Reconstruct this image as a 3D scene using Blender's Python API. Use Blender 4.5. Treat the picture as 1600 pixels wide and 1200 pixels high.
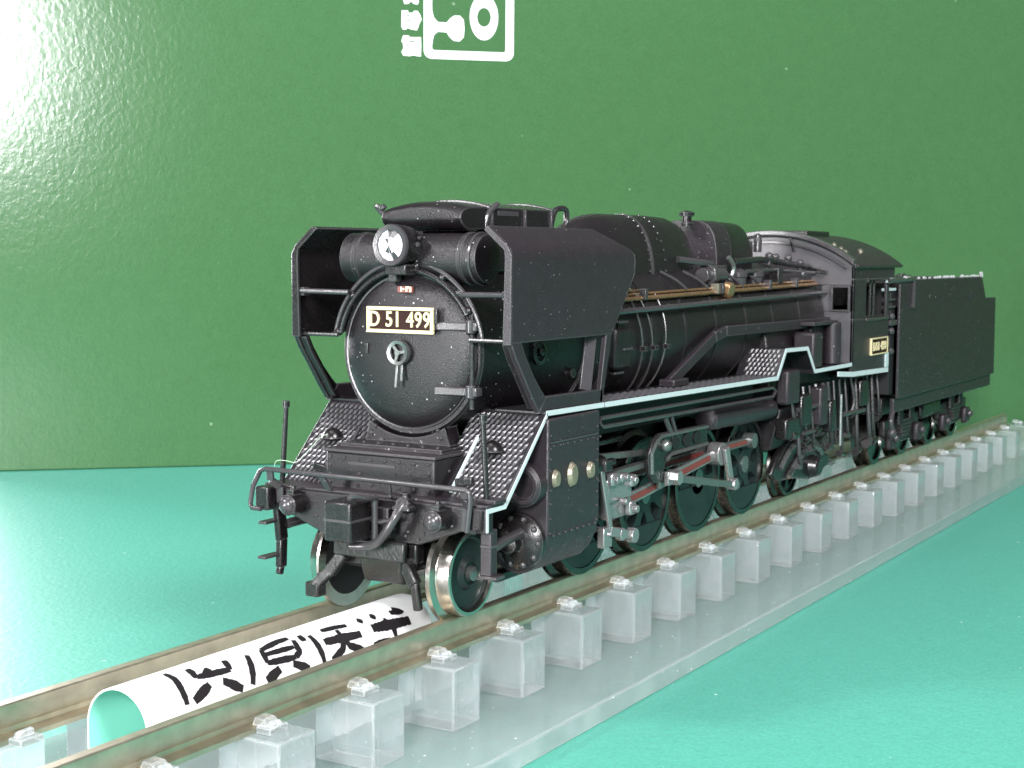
import bpy, bmesh, math, random
from mathutils import Vector, Matrix
random.seed(7)
R = math.radians
PI = math.pi
for o in list(bpy.data.objects):
    bpy.data.objects.remove(o, do_unlink=True)
sc = bpy.context.scene
COL = sc.collection
sc.unit_settings.system = 'METRIC'
sc.unit_settings.scale_length = 0.001          # one unit is one millimetre: X forward, Y to the near side, Z up from the rail top

# ------------------------------------------------------------------ camera
cam_d = bpy.data.cameras.new('camera')
cam = bpy.data.objects.new('camera', cam_d)
COL.objects.link(cam)
sc.camera = cam
C_POS = Vector((76.685, 58.534, 23.895))
yaw, pitch, roll = 0.5415, 0.0865, 0.0055
fw = Vector((-math.cos(yaw)*math.cos(pitch), -math.sin(yaw)*math.cos(pitch), -math.sin(pitch)))
rt = fw.cross(Vector((0, 0, 1))).normalized()
up = rt.cross(fw)
rt2 = rt*math.cos(roll) + up*math.sin(roll)
up2 = up*math.cos(roll) - rt*math.sin(roll)
M = Matrix((rt2, up2, -fw)).transposed().to_4x4()
M.translation = C_POS
cam.matrix_world = M
cam_d.sensor_width = 36.0
cam_d.lens = 36.0*2362.8/1600.0
cam_d.clip_start = 1.0
cam_d.clip_end = 5000.0
cam_d.dof.use_dof = True
cam_d.dof.focus_distance = 100.0
cam_d.dof.aperture_fstop = 0.30

# ------------------------------------------------------------------ world, lamps, exposure
w = bpy.data.worlds.new('World')
sc.world = w
w.use_nodes = True
bg = w.node_tree.nodes['Background']
bg.inputs[0].default_value = (0.93, 0.97, 1.0, 1)
bg.inputs[1].default_value = 0.15

def area_lamp(name, loc, target, sx, sy, watts, col=(1, 1, 1)):
    d = bpy.data.lights.new(name, 'AREA')
    d.shape = 'RECTANGLE'; d.size = sx; d.size_y = sy; d.energy = watts; d.color = col
    o = bpy.data.objects.new(name, d); COL.objects.link(o)
    o.location = loc
    o.rotation_euler = (Vector(target) - Vector(loc)).to_track_quat('-Z', 'Y').to_euler()
    return o
area_lamp('room_lamp', (270, 122, 106), (-50, -60, 25), 46, 64, 1.5e6, (1, 0.99, 1.0))
area_lamp('window_lamp', (398, -132, 36), (-60, 0, 20), 80, 110, 1.5e6, (1, 0.97, 0.99))
area_lamp('key_lamp', (181, -150, 195), (-20, 0, 10), 45, 45, 0.55e6, (1, 0.99, 1))
area_lamp('added_side_lamp', (-150, -330, 70), (-10, -40, 0), 170, 100, 1.75e6, (1.0, 0.93, 1.0))  # unseen source, added at the back left to pale the mat
area_lamp('near_side_fill', (110, 290, 290), (-50, 0, 0), 110, 110, 1.9e6, (1, 0.98, 1))  # added fill light for the near side, no visible source
area_lamp('ceiling_lamp', (30, -30, 330), (-40, 0, 0), 150, 150, 0.35e6, (0.97, 1, 1))
sc.view_settings.view_transform = 'Standard'
sc.view_settings.look = 'None'
sc.view_settings.exposure = 0.0
sc.view_settings.gamma = 1.0
sc.render.engine = 'CYCLES'
sc.cycles.use_denoising = True
sc.cycles.max_bounces = 10
sc.cycles.transmission_bounces = 10
sc.cycles.transparent_max_bounces = 24
sc.cycles.sample_clamp_indirect = 6.0

# ------------------------------------------------------------------ materials
def nodes(m):
    m.use_nodes = True
    nt = m.node_tree
    return nt, nt.nodes['Principled BSDF']
def link(nt, a, b): nt.links.new(a, b)

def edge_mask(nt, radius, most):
    """1 along edges that get a painted highlight, 0 on flat faces"""
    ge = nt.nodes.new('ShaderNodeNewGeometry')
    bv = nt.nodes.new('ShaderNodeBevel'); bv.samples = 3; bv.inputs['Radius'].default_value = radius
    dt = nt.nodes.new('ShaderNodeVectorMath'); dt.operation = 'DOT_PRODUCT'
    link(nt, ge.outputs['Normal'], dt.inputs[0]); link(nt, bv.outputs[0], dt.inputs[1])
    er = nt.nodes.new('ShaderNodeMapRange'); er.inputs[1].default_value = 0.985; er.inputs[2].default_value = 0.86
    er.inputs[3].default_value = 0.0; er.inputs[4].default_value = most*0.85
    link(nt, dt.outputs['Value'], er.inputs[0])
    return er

def mat(name, col, rough=0.45, metal=0.0, spec=0.5, grain=0.0, gscale=6.0, specks=0.0, var=0.0, edge=0.0, emit=None, bumpdist=0.05, coat=0.0):
    m = bpy.data.materials.new(name)
    nt, b = nodes(m)
    b.inputs['Base Color'].default_value = (*col, 1)
    b.inputs['Roughness'].default_value = rough
    b.inputs['Metallic'].default_value = metal
    b.inputs['Specular IOR Level'].default_value = spec
    if coat: b.inputs['Coat Weight'].default_value = coat
    tc = nt.nodes.new('ShaderNodeTexCoord')
    colsock = None
    if var:
        n = nt.nodes.new('ShaderNodeTexNoise'); n.inputs['Scale'].default_value = 0.8; n.inputs['Detail'].default_value = 6
        link(nt, tc.outputs['Object'], n.inputs['Vector'])
        mx = nt.nodes.new('ShaderNodeMix'); mx.data_type = 'RGBA'
        mx.inputs[6].default_value = tuple(c*(1-var) for c in col)+(1,)
        mx.inputs[7].default_value = tuple(min(1, c*(1+var)) for c in col)+(1,)
        link(nt, n.outputs['Fac'], mx.inputs[0]); colsock = mx.outputs[2]
        rr = nt.nodes.new('ShaderNodeMapRange'); rr.inputs[3].default_value = max(0.05, rough-0.12); rr.inputs[4].default_value = min(1, rough+0.12)
        n2 = nt.nodes.new('ShaderNodeTexNoise'); n2.inputs['Scale'].default_value = 2.3; n2.inputs['Detail'].default_value = 8
        link(nt, tc.outputs['Object'], n2.inputs['Vector'])
        link(nt, n2.outputs['Fac'], rr.inputs[0]); link(nt, rr.outputs[0], b.inputs['Roughness'])
    if specks:
        v = nt.nodes.new('ShaderNodeTexVoronoi'); v.inputs['Scale'].default_value = 2.6
        link(nt, tc.outputs['Object'], v.inputs['Vector'])
        # a speck only in some cells, each of its own size
        sp = nt.nodes.new('ShaderNodeSeparateColor'); link(nt, v.outputs['Color'], sp.inputs[0])
        th = nt.nodes.new('ShaderNodeMapRange'); th.inputs[1].default_value = 0.35; th.inputs[2].default_value = 1.0
        th.inputs[3].default_value = 0.0; th.inputs[4].default_value = 0.10*specks
        link(nt, sp.outputs[0], th.inputs[0])
        lt = nt.nodes.new('ShaderNodeMath'); lt.operation = 'LESS_THAN'
        link(nt, v.outputs['Distance'], lt.inputs[0]); link(nt, th.outputs[0], lt.inputs[1])
        mx2 = nt.nodes.new('ShaderNodeMix'); mx2.data_type = 'RGBA'
        mx2.inputs[6].default_value = (*col, 1); mx2.inputs[7].default_value = (0.62, 0.64, 0.62, 1)
        sv = nt.nodes.new('ShaderNodeMix'); sv.data_type = 'RGBA'; sv.inputs[6].default_value = (0.16, 0.16, 0.16, 1); sv.inputs[7].default_value = (0.55, 0.56, 0.54, 1)
        link(nt, sp.outputs[1], sv.inputs[0]); link(nt, sv.outputs[2], mx2.inputs[7])
        if colsock: link(nt, colsock, mx2.inputs[6])
        link(nt, lt.outputs[0], mx2.inputs[0]); colsock = mx2.outputs[2]
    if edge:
        er = edge_mask(nt, 0.16, 0.75)  # paints a light highlight into the colour along edges
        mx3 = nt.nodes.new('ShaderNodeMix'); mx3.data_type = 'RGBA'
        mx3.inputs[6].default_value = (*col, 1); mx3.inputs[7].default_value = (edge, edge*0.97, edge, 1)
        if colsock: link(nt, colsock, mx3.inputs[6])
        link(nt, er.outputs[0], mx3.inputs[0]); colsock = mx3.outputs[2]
    if colsock: link(nt, colsock, b.inputs['Base Color'])
    if grain:
        g = nt.nodes.new('ShaderNodeTexNoise'); g.inputs['Scale'].default_value = gscale; g.inputs['Detail'].default_value = 3
        link(nt, tc.outputs['Object'], g.inputs['Vector'])
        bp = nt.nodes.new('ShaderNodeBump'); bp.inputs['Strength'].default_value = grain; bp.inputs['Distance'].default_value = bumpdist
        link(nt, g.outputs['Fac'], bp.inputs['Height']); link(nt, bp.outputs[0], b.inputs['Normal'])
    if emit:
        b.inputs['Emission Color'].default_value = (*emit[0], 1); b.inputs['Emission Strength'].default_value = emit[1]
    return m

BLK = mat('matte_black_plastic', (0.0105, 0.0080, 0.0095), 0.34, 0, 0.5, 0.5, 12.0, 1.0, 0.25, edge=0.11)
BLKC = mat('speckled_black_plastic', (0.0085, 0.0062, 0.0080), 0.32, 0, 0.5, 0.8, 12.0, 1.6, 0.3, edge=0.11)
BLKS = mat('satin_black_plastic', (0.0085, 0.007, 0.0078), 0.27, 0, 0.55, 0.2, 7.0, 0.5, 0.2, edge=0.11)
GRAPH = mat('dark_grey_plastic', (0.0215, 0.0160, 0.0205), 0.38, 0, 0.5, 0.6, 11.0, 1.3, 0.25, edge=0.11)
CABF = mat('sheen_tinted_plastic', (0.088, 0.082, 0.090), 0.32, 0, 0.5, 0.4, 9.0, 0.8, 0.25)  # lightened colour stands in for light reflected off the cab front
TREAD = mat('tread_plate_plastic', (0.016, 0.0145, 0.017), 0.30, 0, 0.6, 0.0, 6, 0.6, 0.2)
BAND = mat('boiler_band_plastic', (0.012, 0.0105, 0.012), 0.34, 0, 0.5, 0.3, 9.0, 0.5, 0.2)
LOZ = mat('highlit_tread_lozenge', (0.070, 0.068, 0.073), 0.30, 0.1, 0.6, 0.0, 6, 0, 0.3)  # paler than the plate: highlights painted onto the raised lozenges
PIPE = mat('grey_pipe_plastic', (0.045, 0.041, 0.045), 0.23, 0, 0.6, 0.2, 9.0, 0, 0.2)
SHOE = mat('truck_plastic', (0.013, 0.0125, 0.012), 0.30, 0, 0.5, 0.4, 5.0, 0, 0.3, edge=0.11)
WHEELC = mat('wheel_plastic', (0.010, 0.016, 0.016), 0.40, 0, 0.4, 0.2, 8, 0, 0.2)
TYRE = mat('wheel_nickel', (0.50, 0.47, 0.43), 0.22, 1.0, 0.5, 0.15, 3, 0, 0.15)
TYRED = mat('blackened_nickel', (0.10, 0.10, 0.095), 0.27, 1.0, 0.5, 0.15, 3, 0, 0.2)
STEEL = mat('bright_rod_metal', (0.33, 0.32, 0.325), 0.24, 0.72, 0.5, 0.2, 3, 0, 0.15)
RODG = mat('dull_rod_metal', (0.20, 0.21, 0.205), 0.30, 0.75, 0.5, 0.2, 3, 0, 0.15)
RED = mat('red_rod_paint', (0.17, 0.030, 0.028), 0.4, 0, 0.5, 0, 6, 0, 0.2)
WHITE = mat('white_line_paint', (0.47, 0.55, 0.565), 0.45, 0, 0.4, 0.1, 6, 0, 0.05)
GOLD = mat('gold_paint', (0.62, 0.54, 0.32), 0.42, 0.0, 0.5, 0.2, 8, 0, 0.1)
MAROON = mat('plate_ground', (0.024, 0.008, 0.006), 0.5, 0, 0.15, 0.2, 8)
COPPER = mat('copper_pipe_paint', (0.36, 0.215, 0.11), 0.26, 0.7, 0.5, 0.15, 5, 0.5, 0.35)
BRASS = mat('brass_dust_paint', (0.17, 0.16, 0.125), 0.32, 0.35, 0.5, 0.3, 8, 0, 0.35)
CAPM = mat('dusty_brass_cap', (0.23, 0.205, 0.15), 0.30, 0.4, 0.5, 0.6, 4, 0, 0.4)
SILVER = mat('reflector_silver', (0.9, 0.9, 0.92), 0.12, 1.0)
REDP = mat('red_print', (0.20, 0.06, 0.05), 0.4)
CREAMP = mat('cream_print', (0.8, 0.74, 0.5), 0.4)
DARK = mat('dark_interior', (0.006, 0.006, 0.007), 0.6)
COALM = mat('coal', (0.02, 0.02, 0.022), 0.35, 0, 0.6, 0.8, 3, 0, 0.4)
DUST = mat('pale_dust', (0.36, 0.37, 0.37), 0.8)
THREAD = mat('lint', (0.42, 0.55, 0.44), 0.8)
RAILM = mat('nickel_silver_rail', (0.60, 0.54, 0.42), 0.42, 1.0, 0.5, 0.25, 1.3, 0, 0.35)
PAPER = mat('white_paper', (0.74, 0.755, 0.75), 0.7, 0, 0.3, 0.1, 3, 0, 0.02)
PAPERB = mat('turquoise_paper_back', (0.27, 0.74, 0.60), 0.7, 0, 0.3, 0.1, 3, 0, 0.04)
INK = mat('black_ink', (0.012, 0.010, 0.012), 0.5, 0, 0.4, 0, 6, 0, 0.4)
PRINTW = mat('white_box_print', (0.85, 0.88, 0.87), 0.5)

def glassy(name, col, rough, ior=1.49):
    m = bpy.data.materials.new(name); nt, b = nodes(m)
    b.inputs['Base Color'].default_value = (*col, 1); b.inputs['Roughness'].default_value = rough
    b.inputs['Transmission Weight'].default_value = 1.0; b.inputs['IOR'].default_value = ior
    return m
LENSW = mat('lamp_crystal', (0.80, 0.80, 0.83), 0.10, 0.0, 0.9, 0, 6, 0, 0.12, coat=1.0)

def acrylic(name, clear, trans=0.86, flecks=1.0):
    m = bpy.data.materials.new(name); nt, b = nodes(m)
    out = nt.nodes['Material Output']
    tc = nt.nodes.new('ShaderNodeNewGeometry')
    b.inputs['Base Color'].default_value = (0.94, 0.96, 0.985, 1)
    b.inputs['Roughness'].default_value = 0.22
    b.inputs['IOR'].default_value = 1.49
    b.inputs['Transmission Weight'].default_value = trans
    n = nt.nodes.new('ShaderNodeTexNoise'); n.inputs['Scale'].default_value = 1.7; n.inputs['Detail'].default_value = 8
    link(nt, tc.outputs['Position'], n.inputs['Vector'])
    rr = nt.nodes.new('ShaderNodeMapRange'); rr.inputs[3].default_value = 0.02; rr.inputs[4].default_value = 0.16
    link(nt, n.outputs['Fac'], rr.inputs[0]); link(nt, rr.outputs[0], b.inputs['Roughness'])
    bp = nt.nodes.new('ShaderNodeBump'); bp.inputs['Strength'].default_value = 0.28; bp.inputs['Distance'].default_value = 0.10
    n2 = nt.nodes.new('ShaderNodeTexNoise'); n2.inputs['Scale'].default_value = 1.1; n2.inputs['Detail'].default_value = 4
    link(nt, tc.outputs['Position'], n2.inputs['Vector'])
    link(nt, n2.outputs['Fac'], bp.inputs['Height']); link(nt, bp.outputs[0], b.inputs['Normal'])
    # scattered dust flecks
    v = nt.nodes.new('ShaderNodeTexVoronoi'); v.inputs['Scale'].default_value = 1.25
    link(nt, tc.outputs['Position'], v.inputs['Vector'])
    sp = nt.nodes.new('ShaderNodeSeparateColor'); link(nt, v.outputs['Color'], sp.inputs[0])
    th = nt.nodes.new('ShaderNodeMapRange'); th.inputs[1].default_value = 0.6; th.inputs[2].default_value = 1.0
    th.inputs[3].default_value = 0; th.inputs[4].default_value = 0.14*flecks
    link(nt, sp.outputs[0], th.inputs[0])
    lt = nt.nodes.new('ShaderNodeMath'); lt.operation = 'LESS_THAN'
    link(nt, v.outputs['Distance'], lt.inputs[0]); link(nt, th.outputs[0], lt.inputs[1])
    d = nt.nodes.new('ShaderNodeBsdfDiffuse'); d.inputs[0].default_value = (0.9, 0.92, 0.92, 1)
    tr = nt.nodes.new('ShaderNodeBsdfTransparent'); tr.inputs[0].default_value = (0.93, 0.96, 0.96, 1)
    er = edge_mask(nt, 0.13, 0.6)  # bright edge lines of the acrylic, painted in as white diffuse
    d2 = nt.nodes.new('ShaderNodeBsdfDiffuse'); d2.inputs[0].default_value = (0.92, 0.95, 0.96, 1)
    m1 = nt.nodes.new('ShaderNodeMixShader'); m1.inputs[0].default_value = clear
    m3 = nt.nodes.new('ShaderNodeMixShader')
    link(nt, b.outputs[0], m1.inputs[1]); link(nt, tr.outputs[0], m1.inputs[2])
    m2 = nt.nodes.new('ShaderNodeMixShader')
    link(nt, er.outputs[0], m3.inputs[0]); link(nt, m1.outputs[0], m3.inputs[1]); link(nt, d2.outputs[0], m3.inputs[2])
    link(nt, lt.outputs[0], m2.inputs[0]); link(nt, m3.outputs[0], m2.inputs[1]); link(nt, d.outputs[0], m2.inputs[2])
    link(nt, m2.outputs[0], out.inputs['Surface'])
    return m
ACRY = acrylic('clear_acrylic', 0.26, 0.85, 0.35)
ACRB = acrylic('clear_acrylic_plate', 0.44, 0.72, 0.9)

def mat_surface():
    m = bpy.data.materials.new('turquoise_mat_vinyl'); nt, b = nodes(m)
    tc = nt.nodes.new('ShaderNodeTexCoord')
    n = nt.nodes.new('ShaderNodeTexNoise'); n.inputs['Scale'].default_value = 0.9; n.inputs['Detail'].default_value = 9; n.inputs['Roughness'].default_value = 0.7
    link(nt, tc.outputs['Object'], n.inputs['Vector'])
    mx = nt.nodes.new('ShaderNodeMix'); mx.data_type = 'RGBA'
    mx.inputs[6].default_value = (0.083, 0.365, 0.280, 1); mx.inputs[7].default_value = (0.106, 0.430, 0.340, 1)
    link(nt, n.outputs['Fac'], mx.inputs[0])
    v = nt.nodes.new('ShaderNodeTexVoronoi'); v.inputs['Scale'].default_value = 0.42
    link(nt, tc.outputs['Object'], v.inputs['Vector'])
    sp = nt.nodes.new('ShaderNodeSeparateColor'); link(nt, v.outputs['Color'], sp.inputs[0])
    th = nt.nodes.new('ShaderNodeMapRange'); th.inputs[1].default_value = 0.4; th.inputs[2].default_value = 1
    th.inputs[3].default_value = 0; th.inputs[4].default_value = 0.06
    link(nt, sp.outputs[0], th.inputs[0])
    lt = nt.nodes.new('ShaderNodeMath'); lt.operation = 'LESS_THAN'
    link(nt, v.outputs['Distance'], lt.inputs[0]); link(nt, th.outputs[0], lt.inputs[1])
    mx2 = nt.nodes.new('ShaderNodeMix'); mx2.data_type = 'RGBA'; mx2.inputs[7].default_value = (0.6, 0.85, 0.78, 1)
    link(nt, mx.outputs[2], mx2.inputs[6]); link(nt, lt.outputs[0], mx2.inputs[0])
    link(nt, mx2.outputs[2], b.inputs['Base Color'])
    b.inputs['Roughness'].default_value = 0.48; b.inputs['Specular IOR Level'].default_value = 0.45
    g = nt.nodes.new('ShaderNodeTexNoise'); g.inputs['Scale'].default_value = 2.2; g.inputs['Detail'].default_value = 5
    link(nt, tc.outputs['Object'], g.inputs['Vector'])
    bp = nt.nodes.new('ShaderNodeBump'); bp.inputs['Strength'].default_value = 0.35; bp.inputs['Distance'].default_value = 0.12
    link(nt, g.outputs['Fac'], bp.inputs['Height']); link(nt, bp.outputs[0], b.inputs['Normal'])
    old = b.inputs['Base Color'].links[0].from_socket
    fg = nt.nodes.new('ShaderNodeTexNoise'); fg.inputs['Scale'].default_value = 4.5; fg.inputs['Detail'].default_value = 2
    link(nt, tc.outputs['Object'], fg.inputs['Vector'])
    fr = nt.nodes.new('ShaderNodeMapRange'); fr.inputs[1].default_value = 0.25; fr.inputs[2].default_value = 0.75; fr.inputs[3].default_value = 0.88; fr.inputs[4].default_value = 1.12
    link(nt, fg.outputs['Fac'], fr.inputs[0])
    vm = nt.nodes.new('ShaderNodeVectorMath'); vm.operation = 'SCALE'
    link(nt, old, vm.inputs[0]); link(nt, fr.outputs[0], vm.inputs['Scale'])
    link(nt, vm.outputs[0], b.inputs['Base Color'])
    return m
MATM = mat_surface()

def box_card():
    m = bpy.data.materials.new('embossed_green_card'); nt, b = nodes(m)
    tc = nt.nodes.new('ShaderNodeTexCoord')
    n = nt.nodes.new('ShaderNodeTexNoise'); n.inputs['Scale'].default_value = 0.5; n.inputs['Detail'].default_value = 10; n.inputs['Roughness'].default_value = 0.75
    link(nt, tc.outputs['Object'], n.inputs['Vector'])
    mx = nt.nodes.new('ShaderNodeMix'); mx.data_type = 'RGBA'
    mx.inputs[6].default_value = (0.042, 0.115, 0.043, 1); mx.inputs[7].default_value = (0.060, 0.148, 0.060, 1)
    link(nt, n.outputs['Fac'], mx.inputs[0]); link(nt, mx.outputs[2], b.inputs['Base Color'])
    b.inputs['Roughness'].default_value = 0.17; b.inputs['Specular IOR Level'].default_value = 0.42
    mp = nt.nodes.new('ShaderNodeMapping'); mp.inputs['Scale'].default_value = (0.62, 0.62, 0.48)
    link(nt, tc.outputs['Object'], mp.inputs['Vector'])
    g = nt.nodes.new('ShaderNodeTexNoise'); g.inputs['Scale'].default_value = 2.2; g.inputs['Detail'].default_value = 3; g.inputs['Distortion'].default_value = 0.5
    link(nt, mp.outputs[0], g.inputs['Vector'])
    bp = nt.nodes.new('ShaderNodeBump'); bp.inputs['Strength'].default_value = 0.08; bp.inputs['Distance'].default_value = 0.3
    link(nt, g.outputs['Fac'], bp.inputs['Height']); link(nt, bp.outputs[0], b.inputs['Normal'])
    old = b.inputs['Base Color'].links[0].from_socket
    fg = nt.nodes.new('ShaderNodeTexNoise'); fg.inputs['Scale'].default_value = 4.5; fg.inputs['Detail'].default_value = 2
    link(nt, tc.outputs['Object'], fg.inputs['Vector'])
    fr = nt.nodes.new('ShaderNodeMapRange'); fr.inputs[1].default_value = 0.25; fr.inputs[2].default_value = 0.75; fr.inputs[3].default_value = 0.88; fr.inputs[4].default_value = 1.12
    link(nt, fg.outputs['Fac'], fr.inputs[0])
    vm = nt.nodes.new('ShaderNodeVectorMath'); vm.operation = 'SCALE'
    link(nt, old, vm.inputs[0]); link(nt, fr.outputs[0], vm.inputs['Scale'])
    link(nt, vm.outputs[0], b.inputs['Base Color'])
    v = nt.nodes.new('ShaderNodeTexVoronoi'); v.inputs['Scale'].default_value = 0.16
    link(nt, tc.outputs['Object'], v.inputs['Vector'])
    sp = nt.nodes.new('ShaderNodeSeparateColor'); link(nt, v.outputs['Color'], sp.inputs[0])
    th = nt.nodes.new('ShaderNodeMapRange'); th.inputs[1].default_value = 0.35; th.inputs[2].default_value = 1; th.inputs[3].default_value = 0; th.inputs[4].default_value = 0.05
    link(nt, sp.outputs[0], th.inputs[0])
    lt = nt.nodes.new('ShaderNodeMath'); lt.operation = 'LESS_THAN'
    link(nt, v.outputs['Distance'], lt.inputs[0]); link(nt, th.outputs[0], lt.inputs[1])
    mf = nt.nodes.new('ShaderNodeMath'); mf.operation = 'MULTIPLY'; mf.inputs[1].default_value = 0.3
    link(nt, lt.outputs[0], mf.inputs[0])
    mx2 = nt.nodes.new('ShaderNodeMix'); mx2.data_type = 'RGBA'; mx2.inputs[7].default_value = (0.45, 0.6, 0.45, 1)
    link(nt, vm.outputs[0], mx2.inputs[6]); link(nt, mf.outputs[0], mx2.inputs[0]); link(nt, mx2.outputs[2], b.inputs['Base Color'])
    return m
CARD = box_card()

# ------------------------------------------------------------------ mesh helpers
class MB:
    def __init__(s): s.bm = bmesh.new()
    def verts(s, pts): return [s.bm.verts.new(p) for p in pts]
    def face(s, vs):
        try: return s.bm.faces.new(vs)
        except ValueError: return None
    def loft(s, rings, caps=True, closed=True):
        vr = [s.verts(r) for r in rings]
        n = len(vr[0])
        for a, b in zip(vr, vr[1:]):
            for i in range(n if closed else n-1):
                j = (i+1) % n
                s.face((a[i], a[j], b[j], b[i]))
        if caps and closed:
            s.face(vr[0][::-1]); s.face(vr[-1])
        return s
    def box(s, x0, x1, y0, y1, z0, z1):
        return s.loft([[(x0, y0, z), (x1, y0, z), (x1, y1, z), (x0, y1, z)] for z in (z0, z1)])
    def px(s, poly, x0, x1): return s.loft([[(x, y, z) for y, z in poly] for x in (x0, x1)])
    def py(s, poly, y0, y1): return s.loft([[(x, y, z) for x, z in poly] for y in (y0, y1)])
    def pz(s, poly, z0, z1): return s.loft([[(x, y, z) for x, y in poly] for z in (z0, z1)])
    def cyl(s, p0, p1, r0, r1=None, seg=20, caps=True):
        r1 = r0 if r1 is None else r1
        p0, p1 = Vector(p0), Vector(p1)
        d = (p1-p0).normalized(); a = d.orthogonal().normalized(); b = d.cross(a)
        return s.loft([[p+(a*math.cos(t)+b*math.sin(t))*r for t in [2*PI*i/seg for i in range(seg)]] for p, r in ((p0, r0), (p1, r1))], caps)
    def lathe(s, prof, c, axis, seg=40, close=False):
        """prof: (radius, offset along axis) pairs"""
        c = Vector(c)
        d, a, b = {'X': (Vector((1, 0, 0)), Vector((0, 1, 0)), Vector((0, 0, 1))),
                   'Y': (Vector((0, 1, 0)), Vector((0, 0, 1)), Vector((1, 0, 0))),
                   'Z': (Vector((0, 0, 1)), Vector((1, 0, 0)), Vector((0, 1, 0)))}[axis]
        rings = [[c+d*h+(a*math.cos(2*PI*i/seg)+b*math.sin(2*PI*i/seg))*r for i in range(seg)] for r, h in prof]
        if close: rings.append(rings[0])
        s.loft(rings, caps=not close)
        if close: bmesh.ops.remove_doubles(s.bm, verts=s.bm.verts, dist=1e-5)
        return s
    def tube(s, pts, r, seg=8, sub=0):
        pts = [Vector(p) for p in pts]
        if sub:
            out = []
            n = len(pts)
            for i in range(n-1):
                p0, p1, p2, p3 = pts[max(i-1, 0)], pts[i], pts[i+1], pts[min(i+2, n-1)]
                for k in range(sub):
                    t = k/sub
                    out.append(0.5*((2*p1)+(-p0+p2)*t+(2*p0-5*p1+4*p2-p3)*t*t+(-p0+3*p1-3*p2+p3)*t**3))
            out.append(pts[-1]); pts = out
        rings = []; prev = None
        for i, p in enumerate(pts):
            d = (pts[min(i+1, len(pts)-1)]-pts[max(i-1, 0)]).normalized()
            a = d.orthogonal().normalized() if prev is None else (prev-d*prev.dot(d)).normalized()
            prev = a; b = d.cross(a)
            rings.append([p+(a*math.cos(2*PI*k/seg)+b*math.sin(2*PI*k/seg))*r for k in range(seg)])
        return s.loft(rings)
    def ball(s, c, r, seg=8, sq=(1, 1, 1)):
        res = bmesh.ops.create_uvsphere(s.bm, u_segments=seg, v_segments=max(4, seg//2), radius=r)
        for v in res['verts']:
            v.co = Vector((v.co.x*sq[0], v.co.y*sq[1], v.co.z*sq[2]))+Vector(c)
        return s
    def bar(s, p0, p1, wdt, thk, n=(0, 1, 0)):
        """flat bar from p0 to p1: wdt across, thk along n"""
        p0, p1, n = Vector(p0), Vector(p1), Vector(n)
        d = (p1-p0).normalized(); n = (n-d*n.dot(d)).normalized(); a = d.cross(n)
        return s.loft([[p+a*wdt/2+n*thk/2, p-a*wdt/2+n*thk/2, p-a*wdt/2-n*thk/2, p+a*wdt/2-n*thk/2] for p in (p0, p1)])
    def strip(s, pts, h, y0, y1):
        """ribbon following XZ points, h high (downwards, mitred), from y0 to y1"""
        P = [Vector((a, b)) for a, b in pts]; low = []
        for i, p in enumerate(P):
            ds = []
            if i > 0: ds.append((p-P[i-1]).normalized())
            if i < len(P)-1: ds.append((P[i+1]-p).normalized())
            ns = [Vector((d.y, -d.x)) for d in ds]
            ns = [n if (n.y < 0 or (abs(n.y) < 1e-6 and n.x < 0)) else -n for n in ns]
            m = sum(ns, Vector((0, 0))).normalized()
            low.append(p+m*h/max(0.5, m.dot(ns[0])))
        for i in range(len(P)-1):
            q = [P[i], P[i+1], low[i+1], low[i]]
            s.py([(v.x, v.y) for v in q], y0, y1)
        return s
    def build(s, name, material, parent=None, bevel=0.0, smooth=38, segs=2):
        bmesh.ops.recalc_face_normals(s.bm, faces=s.bm.faces)
        me = bpy.data.meshes.new(name)
        s.bm.to_mesh(me); s.bm.free()
        return put(name, me, material, parent, bevel, smooth, segs)

def put(name, me, material, parent=None, bevel=0.0, smooth=38, segs=2):
    for m in (material if isinstance(material, (list, tuple)) else [material]): me.materials.append(m)
    me.shade_smooth(); me.set_sharp_from_angle(angle=R(smooth))
    o = bpy.data.objects.new(name, me); COL.objects.link(o)
    if parent is not None: adopt(o, parent)
    if bevel:
        b = o.modifiers.new('bevel', 'BEVEL'); b.width = bevel; b.segments = segs; b.limit_method = 'ANGLE'; b.angle_limit = R(40)
        b.harden_normals = False
    return o
WORLD = {}
def adopt(o, parent):
    o.parent = parent
    o.matrix_parent_inverse = Matrix.Translation(-WORLD.get(parent.name, Vector((0, 0, 0))))
    WORLD.setdefault(o.name, Vector((0, 0, 0)))
def thing(name, label, cat, loc, group=None):
    o = bpy.data.objects.new(name, None); COL.objects.link(o); o.location = loc; o.empty_display_size = 3
    WORLD[o.name] = Vector(loc)
    return tag(o, label, cat, group)
def tag(o, label=None, cat=None, group=None, kind=None):
    if label: o['label'] = label
    if cat: o['category'] = cat
    if group: o['group'] = group
    if kind: o['kind'] = kind
    return o
def stuff(o): o['kind'] = 'stuff'; return o
def dup(o, dx=0, dy=0, dz=0, parent=None):
    """copy of a part with its sub-parts, moved"""
    c = o.copy(); COL.objects.link(c)
    par = parent or o.parent
    c.parent = par; c.matrix_parent_inverse = o.matrix_parent_inverse.copy()
    WORLD[c.name] = Vector((0, 0, 0))
    c.location = o.location+Vector((dx, dy, dz))
    for ch in [k for k in list(COL.objects) if k.parent == o]:
        k = ch.copy(); COL.objects.link(k); k.parent = c
    return c
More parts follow.
